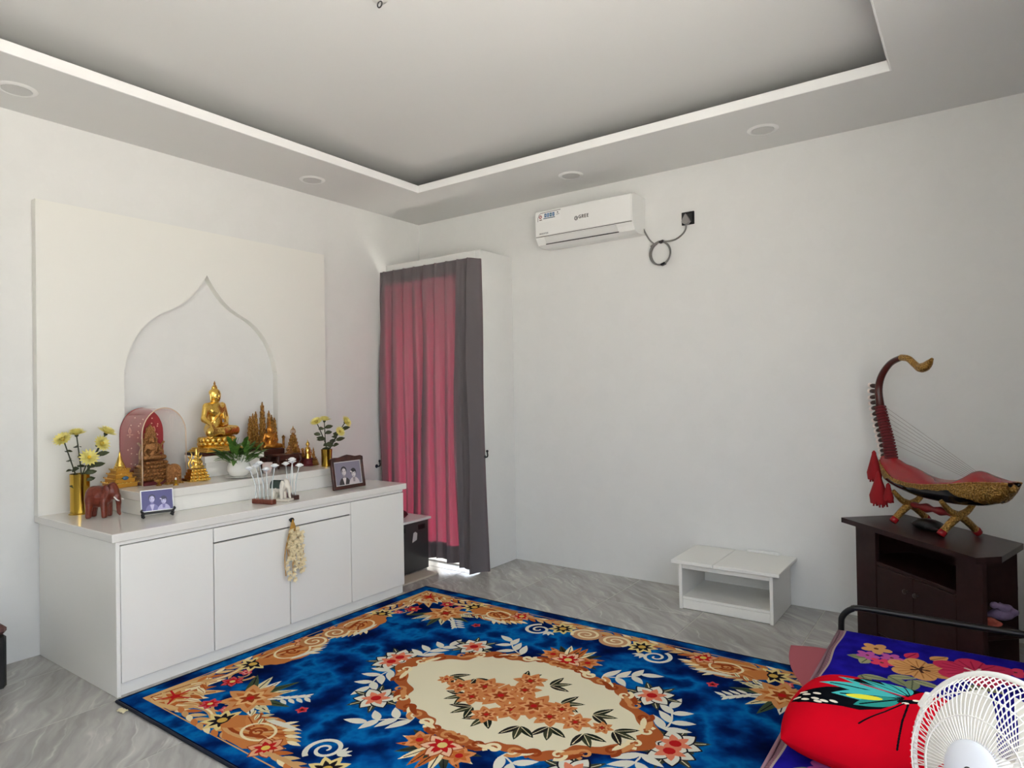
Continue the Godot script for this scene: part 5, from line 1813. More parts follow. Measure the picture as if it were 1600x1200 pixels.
func rug_weave() -> ImageTexture:
	var S := 640.0
	var qw := int(RW * 0.5 * S)
	var qh := int(RH * 0.5 * S)
	# mottled blue ground over the whole rug
	var ground := noise_image(390, 268, 0.020, 91, 6, ramp([[0.0, rgb(4, 16, 50)], [0.28, rgb(6, 32, 86)], [0.48, rgb(8, 70, 138)], [0.62, rgb(10, 106, 172)], [0.78, rgb(6, 48, 108)], [1.0, rgb(5, 22, 66)]]))
	ground.resize(qw * 2, qh * 2, Image.INTERPOLATE_CUBIC)
	# one quarter of the ornament, origin at the outer corner, centre of the rug at (RW/2, RH/2)
	var p := Paint.new(qw, qh, S, Color(0, 0, 0, 0))
	var tan := rgb(206, 158, 104)
	var orange := rgb(190, 104, 50)
	var rust := rgb(150, 66, 32)
	var cream := rgb(236, 220, 176)
	var ivory := rgb(222, 218, 200)
	var red := rgb(186, 34, 34)
	var yellow := rgb(222, 196, 118)
	var dark := rgb(34, 30, 34)
	var pink := rgb(198, 74, 84)
	# outer band
	p.poly(PackedVector2Array([Vector2(0, 0), Vector2(RW, 0), Vector2(RW, 0.010), Vector2(0.010, 0.010), Vector2(0.010, RH), Vector2(0, RH)]), rgb(12, 20, 44))
	p.line([Vector2(0.078, RH), Vector2(0.078, 0.078), Vector2(RW, 0.078)], 0.007, tan)
	# corner spray: broad tan acanthus with a red-hearted flower
	p.poly(PackedVector2Array([Vector2(0.080, 0.080), Vector2(0.30, 0.085), Vector2(0.36, 0.12), Vector2(0.30, 0.20), Vector2(0.22, 0.27), Vector2(0.15, 0.36), Vector2(0.10, 0.40), Vector2(0.082, 0.33)]), tan)
	for k in 7:
		p.leaf(Vector2(0.10, 0.10), 0.12 + k * 0.22, 0.27 + 0.05 * (k % 2), 0.075, [rgb(214, 172, 116), orange, cream][k % 3], rust)
	p.bloom(Vector2(0.185, 0.165), 0.085, 6, 0.2, rgb(216, 176, 120), orange, red)
	for k in 10:
		p.leaf(Vector2(0.12 + 0.022 * k, 0.36 - 0.030 * k), -0.6 + 0.15 * k, 0.085, 0.028, [cream, rgb(222, 184, 128), orange][k % 3], rust)
	for k in 5:
		p.line([Vector2(0.185, 0.165), Vector2(0.185, 0.165) + Vector2(0.07, 0).rotated(0.4 + k * 1.25)], 0.010, red)
	# arms along both edges
	for e in 2:
		var T := func(a: float, b: float) -> Vector2: return Vector2(a, b) if e == 0 else Vector2(b, a)
		var sg := 1.0 if e == 0 else -1.0
		# curved stem out of the corner
		var L := []
		for i in 12:
			var t := i / 11.0
			L.append(T.call(0.27 + 0.30 * t, 0.125 + 0.055 * sin(t * PI)))
		p.line(L, 0.030, tan)
		p.line(L, 0.010, cream)
		# running band of leaves along the edge
		for i in 24:
			var t := 0.30 + 1.16 * i / 23.0
			if e == 1 and t > 1.02:
				break
			var q0: Vector2 = T.call(t, 0.118 + 0.020 * sin(t * 9.0))
			var base_turn := 0.0 if e == 0 else PI / 2
			p.leaf(q0, base_turn + 0.55 * sg, 0.085, 0.030, [tan, orange, rgb(216, 180, 124)][i % 3])
			p.leaf(q0, base_turn - 0.35 * sg, 0.075, 0.026, [rgb(200, 120, 64), tan, cream][i % 3])
		p.curl(T.call(0.46, 0.235), 0.070, 0.018, 0.4, 1.3 * sg, 0.018, 0.008, tan)
		p.bloom(T.call(0.49, 0.225), 0.034, 5, 0.3, pink, rgb(226, 150, 140), red)
		p.bloom(T.call(0.565, 0.165), 0.088, 8, 0.0, rgb(226, 204, 136), dark, rgb(210, 170, 80))
		# large orange shell with its pale crest
		var shell_pts := PackedVector2Array()
		var ctr: Vector2 = T.call(0.765, 0.195)
		for i in 26:
			var a := TAU * i / 26.0
			var rr := 0.185 * (1.0 + 0.06 * sin(a * 9.0))
			var q := Vector2(cos(a) * rr, sin(a) * rr * 0.60)
			if e == 1:
				q = Vector2(q.y, q.x)
			shell_pts.append(ctr + q)
		p.poly(shell_pts, rgb(196, 122, 66))
		for k in 9:
			var ta := 0.35 * k + (0.0 if e == 0 else PI / 2)
			p.leaf(ctr, ta, 0.165 if absf(cos(ta - (0.0 if e == 0 else PI / 2))) > 0.7 else 0.100, 0.050, [rgb(212, 150, 92), rgb(178, 96, 48), rgb(204, 132, 74)][k % 3], rust)
		for k in 6:
			p.leaf(T.call(0.62 + 0.02 * k, 0.13 + 0.012 * k), (0.10 + 0.10 * k) if e == 0 else (PI / 2 - 0.10 - 0.10 * k), 0.24 - 0.02 * k, 0.042, [tan, rust, rgb(208, 138, 76)][k % 3])
		p.curl(T.call(0.775, 0.195), 0.078, 0.078, 0.0, 1.0, 0.012, 0.012, cream, 0.75 if e == 0 else 1.2)
		p.curl(T.call(0.775, 0.190), 0.040, 0.008, 1.0, 1.4 * sg, 0.016, 0.008, rust, 0.8)
		for k in 7:
			p.leaf(T.call(0.80 + 0.022 * k, 0.275 - 0.010 * k), (0.95 - 0.14 * k) if e == 0 else (PI / 2 - 0.95 + 0.14 * k), 0.075, 0.024, cream if k % 2 == 0 else rgb(214, 170, 110))
		p.leaf(T.call(0.70, 0.270), 0.12 if e == 0 else PI / 2 - 0.12, 0.22, 0.030, ivory)
		p.bloom(T.call(0.905, 0.140), 0.072, 6, 0.5, rgb(220, 160, 120), red, rgb(226, 190, 90), rust)
		if e == 0:
			L = []
			for i in 14:
				var t := i / 13.0
				L.append(Vector2(0.93 + 0.52 * t, 0.118 + 0.012 * sin(t * 7.0)))
			p.line(L, 0.022, tan)
			p.curl(Vector2(1.105, 0.262), 0.078, 0.010, -1.9, -1.7, 0.022, 0.010, ivory)
			p.bloom(Vector2(1.215, 0.180), 0.086, 8, 0.2, rgb(226, 204, 136), dark, rgb(210, 170, 80))
			for k in 3:
				p.leaf(Vector2(1.17, 0.26), 0.5 + 0.55 * k, 0.060, 0.022, ivory)
			p.oval(Vector2(1.368, 0.185), 0.088, 0.080, 0.0, rgb(196, 150, 110), 24)
			p.curl(Vector2(1.368, 0.185), 0.084, 0.012, 2.4, 1.9, 0.018, 0.010, cream, 0.85)
		else:
			p.oval(Vector2(0.175, 0.925), 0.078, 0.076, 0.0, rgb(188, 128, 80), 24)
			p.curl(Vector2(0.175, 0.925), 0.074, 0.010, -1.0, 1.7, 0.016, 0.009, cream)
	# inner flower bunch of the corner
	for k in 9:
		p.leaf(Vector2(0.47, 0.34), -0.5 + k * 0.36, 0.19 + 0.025 * (k % 3), 0.050, [ivory, rgb(214, 204, 160), rgb(70, 84, 60)][k % 3], dark)
	p.bloom(Vector2(0.485, 0.345), 0.140, 8, 0.1, rgb(208, 146, 90), orange, red)
	p.bloom(Vector2(0.485, 0.345), 0.075, 6, 0.6, rgb(226, 178, 120), rust, red)
	p.bloom(Vector2(0.262, 0.395), 0.056, 6, 0.4, pink, red, yellow, dark)
	p.bloom(Vector2(0.385, 0.215), 0.050, 6, 0.1, pink, red, yellow)
	for k in 8:
		p.leaf(Vector2(0.60 + 0.012 * k, 0.40 + 0.012 * k), 0.5 + (0.75 if k % 2 == 0 else -0.75), 0.060, 0.022, ivory)
	p.line([Vector2(0.56, 0.38), Vector2(0.70, 0.50)], 0.008, ivory)
	for k in 7:
		p.leaf(Vector2(0.58 + 0.022 * k, 0.30 - 0.006 * k), (0.8 if k % 2 == 0 else -0.9), 0.055, 0.020, rgb(222, 212, 166), dark)
	p.bloom(Vector2(0.77, 0.405), 0.030, 5, 0.0, pink, red, dark)
	# ring of sprays and flowers round the medallion
	var C0 := Vector2(RW * 0.5, RH * 0.5)
	for q in [[0.725, 0.97, 0], [0.82, 0.80, 1], [0.955, 0.655, 2], [1.145, 0.545, 1], [1.44, 0.52, 3]]:
		var c := Vector2(q[0], q[1])
		var away := (c - C0).angle()
		if q[2] == 1:
			var bow := away + (0.9 if q[0] < 1.0 else -0.9)
			var stem := []
			for k in 6:
				stem.append(c + Vector2(0.030 * k - 0.085, 0.004 * k * k - 0.05).rotated(bow))
			p.line(stem, 0.008, ivory)
			for k in 3:
				p.leaf(stem[k * 2], bow + 0.95 + 0.1 * k, 0.118 - 0.010 * k, 0.042, ivory, Color(0, 0, 0, 0), 0.15)
				p.leaf(stem[k * 2], bow - 0.70 + 0.12 * k, 0.110 - 0.010 * k, 0.040, ivory, Color(0, 0, 0, 0), -0.15)
			p.leaf(stem[5], bow + 0.30, 0.110, 0.042, ivory)
		elif q[2] == 0 or q[2] == 2:
			for k in 6:
				p.leaf(c, away + 0.5 + k * TAU / 6.0, 0.135, 0.040, rgb(60, 66, 54), cream)
			p.bloom(c, 0.098, 6, away, ivory, rgb(222, 128, 96), red, dark)
		else:
			for k in 10:
				p.leaf(c, PI + k * 0.35 - 0.2, 0.165, 0.042, [rgb(58, 62, 50), cream, orange][k % 3], dark)
			p.bloom(c + Vector2(-0.085, -0.01), 0.066, 6, 0.2, rgb(214, 140, 86), orange, red)
			p.bloom(c + Vector2(0.015, 0.01), 0.086, 7, 0.1, rgb(232, 186, 150), red, yellow, rust)
	# medallion: scrolled rust frame, cream field
	var ringp := PackedVector2Array([C0])
	var inner := PackedVector2Array([C0])
	for i in 61:
		var a := PI + (PI * 0.5) * i / 60.0
		var wob := 0.045 * sin((a - PI) * 10.0 + 0.6) + 0.02 * sin((a - PI) * 26.0)
		var rr := pow(pow(absf(cos(a)) / 0.615, 1.75) + pow(absf(sin(a)) / 0.405, 1.75), -1.0 / 1.75)
		ringp.append(C0 + Vector2(cos(a), sin(a)) * rr * (1.05 + wob))
		inner.append(C0 + Vector2(cos(a), sin(a)) * rr * (0.925 + wob * 0.9))
	p.poly(ringp, rgb(172, 92, 48))
	p.poly(inner, rgb(228, 218, 186))
	for i in 9:
		var a := PI + (PI * 0.5) * (i + 0.5) / 9.0
		var rr := pow(pow(absf(cos(a)) / 0.615, 1.75) + pow(absf(sin(a)) / 0.405, 1.75), -1.0 / 1.75)
		var c := C0 + Vector2(cos(a), sin(a)) * rr
		p.curl(c, 0.036, 0.008, a + PI * 0.3, 1.15 if i % 2 == 0 else -1.15, 0.020, 0.010, [cream, rust, rgb(206, 140, 84)][i % 3])
		p.leaf(c, a + (1.7 if i % 2 == 0 else -1.5), 0.105, 0.026, [rgb(208, 140, 84), cream, rust][i % 3])
	# whole rug from the quarter
	var top := p.im
	var flipped: Image = top.duplicate()
	flipped.flip_x()
	var r := Rect2i(0, 0, qw, qh)
	ground.blend_rect(top, r, Vector2i(0, 0))
	ground.blend_rect(flipped, r, Vector2i(qw, 0))
	top.flip_y()
	flipped.flip_y()
	ground.blend_rect(top, r, Vector2i(0, qh))
	ground.blend_rect(flipped, r, Vector2i(qw, qh))
	# bouquet on the cream field
	p.im = ground
	p.w = qw * 2
	p.h = qh * 2
	for q in [[1.08, 1.00, 0.0], [1.20, 0.95, 0.6], [1.27, 1.10, 2.2], [1.40, 0.84, -1.2], [1.53, 0.82, -0.7], [1.46, 1.20, 1.6], [1.36, 1.17, 2.0], [1.66, 0.94, -0.5], [1.72, 1.13, 1.1], [1.82, 0.95, -0.3], [1.86, 1.10, 0.8], [1.95, 1.02, 0.1], [1.62, 1.19, 1.2]]:
		var c := Vector2(q[0], q[1])
		for k in 3:
			p.leaf(c, q[2] + (k - 1) * 0.75 + PI * 0.0, 0.105, 0.036, [rgb(36, 40, 30), rgb(62, 64, 44), rgb(40, 36, 32)][k], cream)
	for q in [[1.09, 1.03, 0.045], [1.19, 1.045, 0.075], [1.29, 0.99, 0.095], [1.30, 1.10, 0.080], [1.40, 1.02, 0.115], [1.43, 0.83, 0.085], [1.46, 0.92, 0.080], [1.45, 1.19, 0.075], [1.52, 1.10, 0.090], [1.575, 1.02, 0.115], [1.68, 1.06, 0.085], [1.69, 0.98, 0.070], [1.79, 1.04, 0.075], [1.90, 1.02, 0.050]]:
		var c := Vector2(q[0], q[1])
		p.bloom(c, q[2], 7, q[0] * 7.0, rgb(206, 132, 78), rgb(182, 92, 50), rust)
		p.bloom(c, q[2] * 0.55, 6, q[0] * 5.0, rgb(222, 160, 106), rust, red)
	return p.texture()

# ------------------------------------------------------------------ corner cabinet with the harp
func build_dresser_and_harp():
	var A := Vector3(3.500, 0, 0.380)
	var ax := Vector3(0.6826, 0, 0.7308)          # along the front, towards the bed
	var inn := Vector3(0.7308, 0, -0.6826)         # from the front into the cabinet
	var B := Basis(ax, Vector3.UP, -inn)
	var cb := thing("corner_cabinet", "dark espresso wood cabinet set askew in the corner by the bed", "cabinet", A)
	cb.basis = B
	var st := mb()
	# local: x along the front, y up, z out of the front face
	var top := PackedVector2Array([Vector2(-0.03, -0.03), Vector2(0.845, -0.03), Vector2(0.845, 0.09), Vector2(0.67, 0.370), Vector2(-0.03, 0.352)])
	st = mb()
	prism(st, top, 0.026, Transform3D(Basis(Vector3(1, 0, 0), Vector3(0, 0, -1), Vector3(0, 1, 0)), Vector3(0, 0.614, 0)))
	part(st, "top", M.espresso, cb)
	st = mb()
	bx(st, Vector3(0.04, 0, -0.025), Vector3(0.192, 0.613, -0.003), 0.002)
	part(st, "front_stile", M.espresso, cb)
	st = mb()
	bx(st, Vector3(0.702, 0, -0.025), Vector3(0.838, 0.613, -0.003), 0.002)
	part(st, "front_stile", M.espresso, cb)
	st = mb()
	bx(st, Vector3(0.04, 0, -0.325), Vector3(0.060, 0.613, -0.0255), 0.002)
	part(st, "side_panel", M.espresso, cb)
	st = mb()
	bx(st, Vector3(0.690, 0, -0.300), Vector3(0.708, 0.613, -0.0255), 0.002)
	part(st, "divider", M.espresso, cb)
	st = mb()
	bx(st, Vector3(0.061, 0.440, -0.320), Vector3(0.689, 0.458, -0.008), 0.002)
	part(st, "shelf", M.espresso, cb)
	st = mb()
	bx(st, Vector3(0.061, 0.090, -0.330), Vector3(0.560, 0.613, -0.321), 0.001)
	part(st, "back_board", M.espresso, cb)
	st = mb()
	bx(st, Vector3(0.061, 0.075, -0.315), Vector3(0.689, 0.092, -0.026), 0.002)
	part(st, "bottom_board", M.espresso, cb)
	st = mb()
	bx(st, Vector3(0.192, 0.0, -0.030), Vector3(0.702, 0.072, -0.014), 0.002)
	part(st, "kick_board", M.espresso, cb)
	for k in 2:
		st = mb()
		bx(st, Vector3(0.196 + k * 0.2525, 0.095, -0.022), Vector3(0.4455 + k * 0.2525, 0.438, -0.004), 0.003)
		var d := part(st, "door", M.espresso, cb)
		st = mb()
		lathe(st, [Vector2(0.005, 0.0), Vector2(0.005, 0.010), Vector2(0.011, 0.014), Vector2(0.011, 0.021), Vector2(0.006, 0.024)], 14, Transform3D(Basis(Vector3.RIGHT, PI / 2), Vector3(0.412 + k * 0.066, 0.370, -0.004)))
		part(st, "knob", mat(rgb(70, 60, 56), 0.3, 0.6), d)
	st = mb()
	bx(st, Vector3(0.709, 0.290, -0.230), Vector3(0.832, 0.306, -0.026), 0.002)
	part(st, "end_shelf", M.espresso, cb)
	# cloths on the end shelf
	var lf := cb.transform
	for q in [[Vector3(0.768, 0.346, -0.085), Vector3(0.045, 0.034, 0.048), rgb(196, 92, 74), "folded coral cloth on the dark cabinet's end shelf"], [Vector3(0.778, 0.392, -0.150), Vector3(0.042, 0.050, 0.055), rgb(124, 104, 138), "bunched mauve-grey cloth behind the coral one on the end shelf"]]:
		var f := Field.new(q[0] - q[1] * 1.7, q[0] + q[1] * 1.7, 0.008)
		f.egg(q[0] - Vector3(0, q[1].y * 0.3, 0), q[1] * Vector3(0.9, 0.5, 0.9), 0.02)
		for k in 9:
			var dv := Vector3(sin(k * 2.1), 0.75 * cos(k * 1.7), cos(k * 2.9))
			f.egg(q[0] + q[1] * dv * 0.66, q[1] * Vector3(0.36 + 0.2 * sin(k * 3.0), 0.30, 0.34), 0.006)
		st = mb()
		put_field(st, f, lf)
		solo(st, "cloth", noisy(mat(Color.WHITE, 0.9), q[2].darkened(0.12), q[2].lightened(0.08), 0.02, 61, 6.0, 0.6), q[3], "cloth")
	build_harp()

func build_harp():
	var ax := Vector3(0.677, 0, 0.736).normalized()
	var at := Vector3(3.905, 0.640, 0.512)
	var B := Basis(ax, Vector3.UP, ax.cross(Vector3.UP))
	# local: x along the soundbox, y up from the cabinet top, z towards the room
	var hp := thing("arched_harp", "gilded Burmese arched harp with red soundboard and curved neck", "harp", at)
	hp.basis = B
	var st := mb()
	# soundbox: boat hull lofted along x
	var N := 40
	var keel_c := curve([[-0.384, 0.277], [-0.333, 0.200], [-0.207, 0.173], [-0.055, 0.153], [0.144, 0.154], [0.285, 0.172], [0.373, 0.204], [0.412, 0.245], [0.427, 0.276]])
	var rim_c := curve([[-0.384, 0.305], [-0.305, 0.268], [-0.218, 0.228], [-0.053, 0.221], [0.147, 0.247], [0.288, 0.275], [0.427, 0.289]])
	var ridge_c := curve([[-0.384, 0.030], [-0.305, 0.064], [-0.178, 0.072], [-0.060, 0.040], [0.035, 0.022], [0.150, 0.020], [0.200, 0.034], [0.244, 0.053], [0.307, 0.030], [0.370, 0.010], [0.427, 0.004]])
	var hull := func(i: int) -> Array:
		var t := float(i) / N
		var x := lerpf(-0.384, 0.427, 0.5 - 0.5 * cos(PI * t) if t > 0.5 else t)
		var w := 0.074 * pow(clampf(1.0 - pow(absf(x - 0.03) / 0.42, 3.2), 0.0, 1.0), 0.55) + 0.004
		return [x, look(rim_c, x), look(keel_c, x), w]
	var V := PackedVector3Array()
	var I := PackedInt32Array()
	var K := 14
	var Vg := PackedVector3Array()
	for i in N + 1:
		var h: Array = hull.call(i)
		for k in K + 1:
			var a := PI * k / K
			V.append(Vector3(h[0], h[1] - sin(a) * (h[1] - h[2]), signf(cos(a)) * pow(absf(cos(a)), 0.6) * h[3]))
	var c0 := V.size()
	for i in N + 1:
		var h: Array = hull.call(i)
		V.append(Vector3(h[0], h[1] - 0.002, 0))
	for i in N:
		for k in K:
			var a := i * (K + 1) + k
			I.append_array(PackedInt32Array([a, a + 1, a + K + 2, a, a + K + 2, a + K + 1]))
		I.append_array(PackedInt32Array([i * (K + 1), (i + 1) * (K + 1), c0 + i + 1, i * (K + 1), c0 + i + 1, c0 + i]))
		I.append_array(PackedInt32Array([i * (K + 1) + K, c0 + i, c0 + i + 1, i * (K + 1) + K, c0 + i + 1, (i + 1) * (K + 1) + K]))
	for e in [0, N]:
		for k in K:
			if e == 0:
				I.append_array(PackedInt32Array([c0, k, k + 1]))
			else:
				I.append_array(PackedInt32Array([c0 + N, N * (K + 1) + k + 1, N * (K + 1) + k]))
	put(st, V, I, PackedInt32Array([0]))
	part(st, "soundbox", mat(rgb(14, 14, 18), 0.12), hp)
	# gilded relief: a band under the rim that widens into a full cap at the free end
	for s in [1, -1]:
		st = mb()
		var gild := func(u, v):
			var fi: float = u * N
			var h0: Array = hull.call(int(floor(minf(fi, N - 0.001))))
			var h1: Array = hull.call(int(floor(minf(fi, N - 0.001))) + 1)
			var f: float = fi - floor(minf(fi, N - 0.001))
			var low := 0.085 + 0.08 * smoothstep(0.60, 0.64, u) + 0.34 * smoothstep(0.62, 0.86, u) + 0.375 * smoothstep(0.17, 0.0, u) + 0.010 * sin(u * 60.0)
			var a: float = PI * 0.5 * minf(v * low * 2.0, 1.0)
			var p0 := Vector3(h0[0], h0[1] - sin(a) * (h0[1] - h0[2]), s * pow(maxf(cos(a), 0.0), 0.6) * h0[3])
			var p1 := Vector3(h1[0], h1[1] - sin(a) * (h1[1] - h1[2]), s * pow(maxf(cos(a), 0.0), 0.6) * h1[3])
			var p := p0.lerp(p1, f)
			return p + Vector3(0, -sin(a), s * cos(a)) * (0.0030 + 0.0012 * sin(u * 190.0) * sin(v * 24.0))
		sheet(st, 120, 12, gild, s < 0)
		part(st, "gilt_relief", M.gilt, hp)
		st = mb()
		var rp := []
		for i in N + 1:
			var h: Array = hull.call(i)
			rp.append(Vector3(h[0], h[1] + 0.002, s * (h[3] + 0.001)))
		tube(st, rp, 0.0042, 7)
		part(st, "rim_bead", M.old_gold, hp)
	st = mb()
	ball(st, Vector3(0.402, 0.268, 0), Vector3(0.034, 0.026, 0.026), Basis(), 16, 10)
	part(st, "end_boss", M.gilt, hp)
	# red soundboard rising to the neck and to the hump near the free end
	st = mb()
	var board := func(u, v):
		var t: float = u * 0.965 + 0.015
		var fi: float = t * N
		var i0 := int(floor(fi))
		var h0: Array = hull.call(i0)
		var h1: Array = hull.call(mini(i0 + 1, N))
		var f: float = fi - i0
		var x: float = lerpf(h0[0], h1[0], f)
		var rim: float = lerpf(h0[1], h1[1], f)
		var w: float = lerpf(h0[3], h1[3], f)
		var q: float = (v - 0.5) * 2.0
		var ridge := look(ridge_c, x)
		return Vector3(x, rim + 0.003 + ridge * pow(maxf(1.0 - q * q, 0.0), 0.75), q * w * 0.97)
	sheet(st, 60, 16, board, true)
	part(st, "soundboard", M.red_lacquer, hp)
	st = mb()
	ball(st, Vector3(0.243, 0.300, 0), Vector3(0.030, 0.010, 0.014), Basis(), 12, 7)
	part(st, "string_bridge", M.old_gold, hp)
	# curved neck
	st = mb()
	var neck := [Vector3(-0.310, 0.265, 0), Vector3(-0.318, 0.340, 0), Vector3(-0.340, 0.430, 0), Vector3(-0.370, 0.520, 0), Vector3(-0.396, 0.612, 0), Vector3(-0.403, 0.696, 0), Vector3(-0.374, 0.770, 0), Vector3(-0.305, 0.832, 0), Vector3(-0.222, 0.858, 0)]
	var np := smooth_path(neck, 5)
	var nr := []
	for i in np.size():
		nr.append(lerpf(0.028, 0.015, float(i) / (np.size() - 1)))
	tube(st, np, nr, 14)
	part(st, "neck", mat(rgb(74, 26, 22), 0.2), hp)
	st = mb()
	var tp := smooth_path([Vector3(-0.226, 0.858, 0), Vector3(-0.175, 0.850, 0), Vector3(-0.128, 0.818, 0), Vector3(-0.095, 0.800, 0), Vector3(-0.052, 0.808, 0), Vector3(-0.012, 0.842, 0)], 5)
	var tr := []
	for i in tp.size():
		var t := float(i) / (tp.size() - 1)
		tr.append(0.0165 + 0.008 * exp(-pow((t - 0.70) / 0.16, 2.0)) - 0.010 * smoothstep(0.85, 1.0, t))
	tube(st, tp, tr, 12)
	part(st, "gilt_tip", M.gilt, hp)
	# red cord bindings, one ring for each string, with the dark tuning loops and their white ends behind
	for k in 22:
		var fi := (0.045 + 0.0205 * k) * (np.size() - 1)
		var i0 := int(fi)
		var c: Vector3 = np[i0].lerp(np[i0 + 1], fi - i0)
		var d: Vector3 = (np[i0 + 1] - np[maxi(i0 - 1, 0)]).normalized()
		var side := Vector3(-d.y, d.x, 0)
		var r0: float = nr[i0] + 0.001
		st = mb()
		var loop := []
		for i in 14:
			var a := TAU * i / 14.0
			loop.append(c + side * cos(a) * r0 + Vector3.BACK * sin(a) * r0)
		tube(st, loop, 0.0066, 6, true)
		part(st, "cord_binding", mat(rgb(104, 18, 24), 0.8), hp)
	for k in 16:
		var t := 0.05 + 0.0395 * k
		var fi := t * (np.size() - 1)
		var i0 := int(fi)
		var c: Vector3 = np[i0].lerp(np[i0 + 1], fi - i0)
		var d: Vector3 = (np[i0 + 1] - np[maxi(i0 - 1, 0)]).normalized()
		var side := Vector3(-d.y, d.x, 0)
		var r0: float = nr[i0]
		st = mb()
		ball(st, c + side * (r0 + 0.022), Vector3(0.024, 0.0125, 0.018), Basis(Vector3.BACK, atan2(side.y, side.x)), 9, 6)
		part(st, "tuning_loop", mat(rgb(64, 40, 30), 0.5), hp)
		st = mb()
		ball(st, c + side * (r0 + 0.055), Vector3(0.0115, 0.0135, 0.0115), Basis(Vector3.BACK, atan2(d.y, d.x) - PI / 2), 9, 6)
		part(st, "loop_end", mat(rgb(240, 226, 216), 0.5), hp)
		if k >= 4 and k < 12:
			st = mb()
			tube(st, [c - side * r0, Vector3(0.150 + 0.010 * k, 0.262 + 0.004 * k, 0.0)], 0.0007, 5)
			part(st, "string", mat(rgb(132, 112, 100), 0.4), hp)
	# red tassels
	for q in [[Vector3(-0.425, 0.345, 0.020), 0.150, 0.046], [Vector3(-0.360, 0.240, 0.045), 0.165, 0.056], [Vector3(-0.262, 0.190, 0.062), 0.085, 0.030]]:
		st = mb()
		var at0: Vector3 = q[0]
		lathe(st, [Vector2(0.004, 0.010), Vector2(0.013, 0.0), Vector2(0.014, -0.012), Vector2(0.020, -0.03), Vector2(q[2], -q[1] * 0.75), Vector2(q[2] * 0.9, -q[1])], 18, Transform3D(Basis.from_scale(Vector3(1, 1, 0.7)), at0), 60.0)
		for i in 26:
			var a := i * 2.4
			var rr: float = q[2] * (0.3 + 0.65 * fposmod(i * 0.37, 1.0))
			tube(st, [at0 + Vector3(cos(a) * rr * 0.6, -q[1] * 0.5, sin(a) * rr * 0.5), at0 + Vector3(cos(a) * rr, -q[1] * (1.0 + 0.10 * sin(i * 1.7)), sin(a) * rr * 0.75)], 0.0045, 5)
		part(st, "tassel", mat(rgb(150, 12, 22), 0.85), hp)
	# trestle stand: two crossed gilded frames joined by a red bar
	var sd := thing("harp_stand", "carved gold and red crossed-leg stand under the arched harp", "stand", at)
	sd.basis = B
	for x in [-0.185, 0.130]:
		for s in [-1, 1]:
			st = mb()
			tube(st, smooth_path([Vector3(x, 0.022, s * 0.092), Vector3(x, 0.062, s * 0.050), Vector3(x, 0.096, s * 0.006), Vector3(x, 0.122, s * -0.046), Vector3(x, 0.172, s * -0.093)], 5), [0.017, 0.017, 0.017, 0.017, 0.017, 0.018, 0.018, 0.018, 0.019, 0.019, 0.020, 0.019, 0.018, 0.017, 0.016, 0.015, 0.014, 0.013, 0.012, 0.011, 0.010], 10)
			part(st, "leg", M.gilt, sd)
			st = mb()
			tube(st, [Vector3(x, 0.0135, s * 0.100), Vector3(x, 0.030, s * 0.084)], [0.0180, 0.0195], 10)
			part(st, "foot", M.red_lacquer, sd)
	st = mb()
	lathe(st, [Vector2(0.010, -0.185), Vector2(0.017, -0.150), Vector2(0.012, -0.12), Vector2(0.024, -0.07), Vector2(0.012, -0.030), Vector2(0.022, 0.02), Vector2(0.012, 0.06), Vector2(0.016, 0.10), Vector2(0.010, 0.130)], 14, Transform3D(Basis(Vector3.BACK, -PI / 2), Vector3(0, 0.100, 0)), 70.0)
	part(st, "cross_bar", mat(rgb(116, 22, 24), 0.35), sd)
	# black fan-shaped pouch on the cabinet top
	var bk := Field.new(Vector3(-0.14, -0.04, -0.10), Vector3(0.14, 0.08, 0.10), 0.010)
	bk.egg(Vector3(0, 0.012, 0), Vector3(0.085, 0.030, 0.045), 0.02)
	bk.egg(Vector3(-0.05, 0.006, 0.01), Vector3(0.055, 0.014, 0.035), 0.02)
	bk.egg(Vector3(0.05, 0.008, 0.02), Vector3(0.055, 0.014, 0.030), 0.02)
	st = mb()
	put_field(st, bk, Transform3D(B, Vector3(3.872, 0.652, 0.500)))
	solo(st, "cloth_pouch", mat(rgb(10, 10, 11), 0.35), "limp black pouch lying under the harp on the dark cabinet", "pouch")

func curve(pts: Array) -> Array:
	return pts

func look(c: Array, x: float) -> float:
	for i in c.size() - 1:
		if x <= c[i + 1][0] or i == c.size() - 2:
			var t := clampf((x - c[i][0]) / (c[i + 1][0] - c[i][0]), 0.0, 1.0)
			return cubic_interpolate(c[i][1], c[i + 1][1], c[maxi(i - 1, 0)][1], c[mini(i + 2, c.size() - 1)][1], t)
	return c[-1][1]

# ------------------------------------------------------------------ bed, cushion, fan
const BX := 3.580
const BZ := 1.290
const BW := 0.835
const BL := 2.05

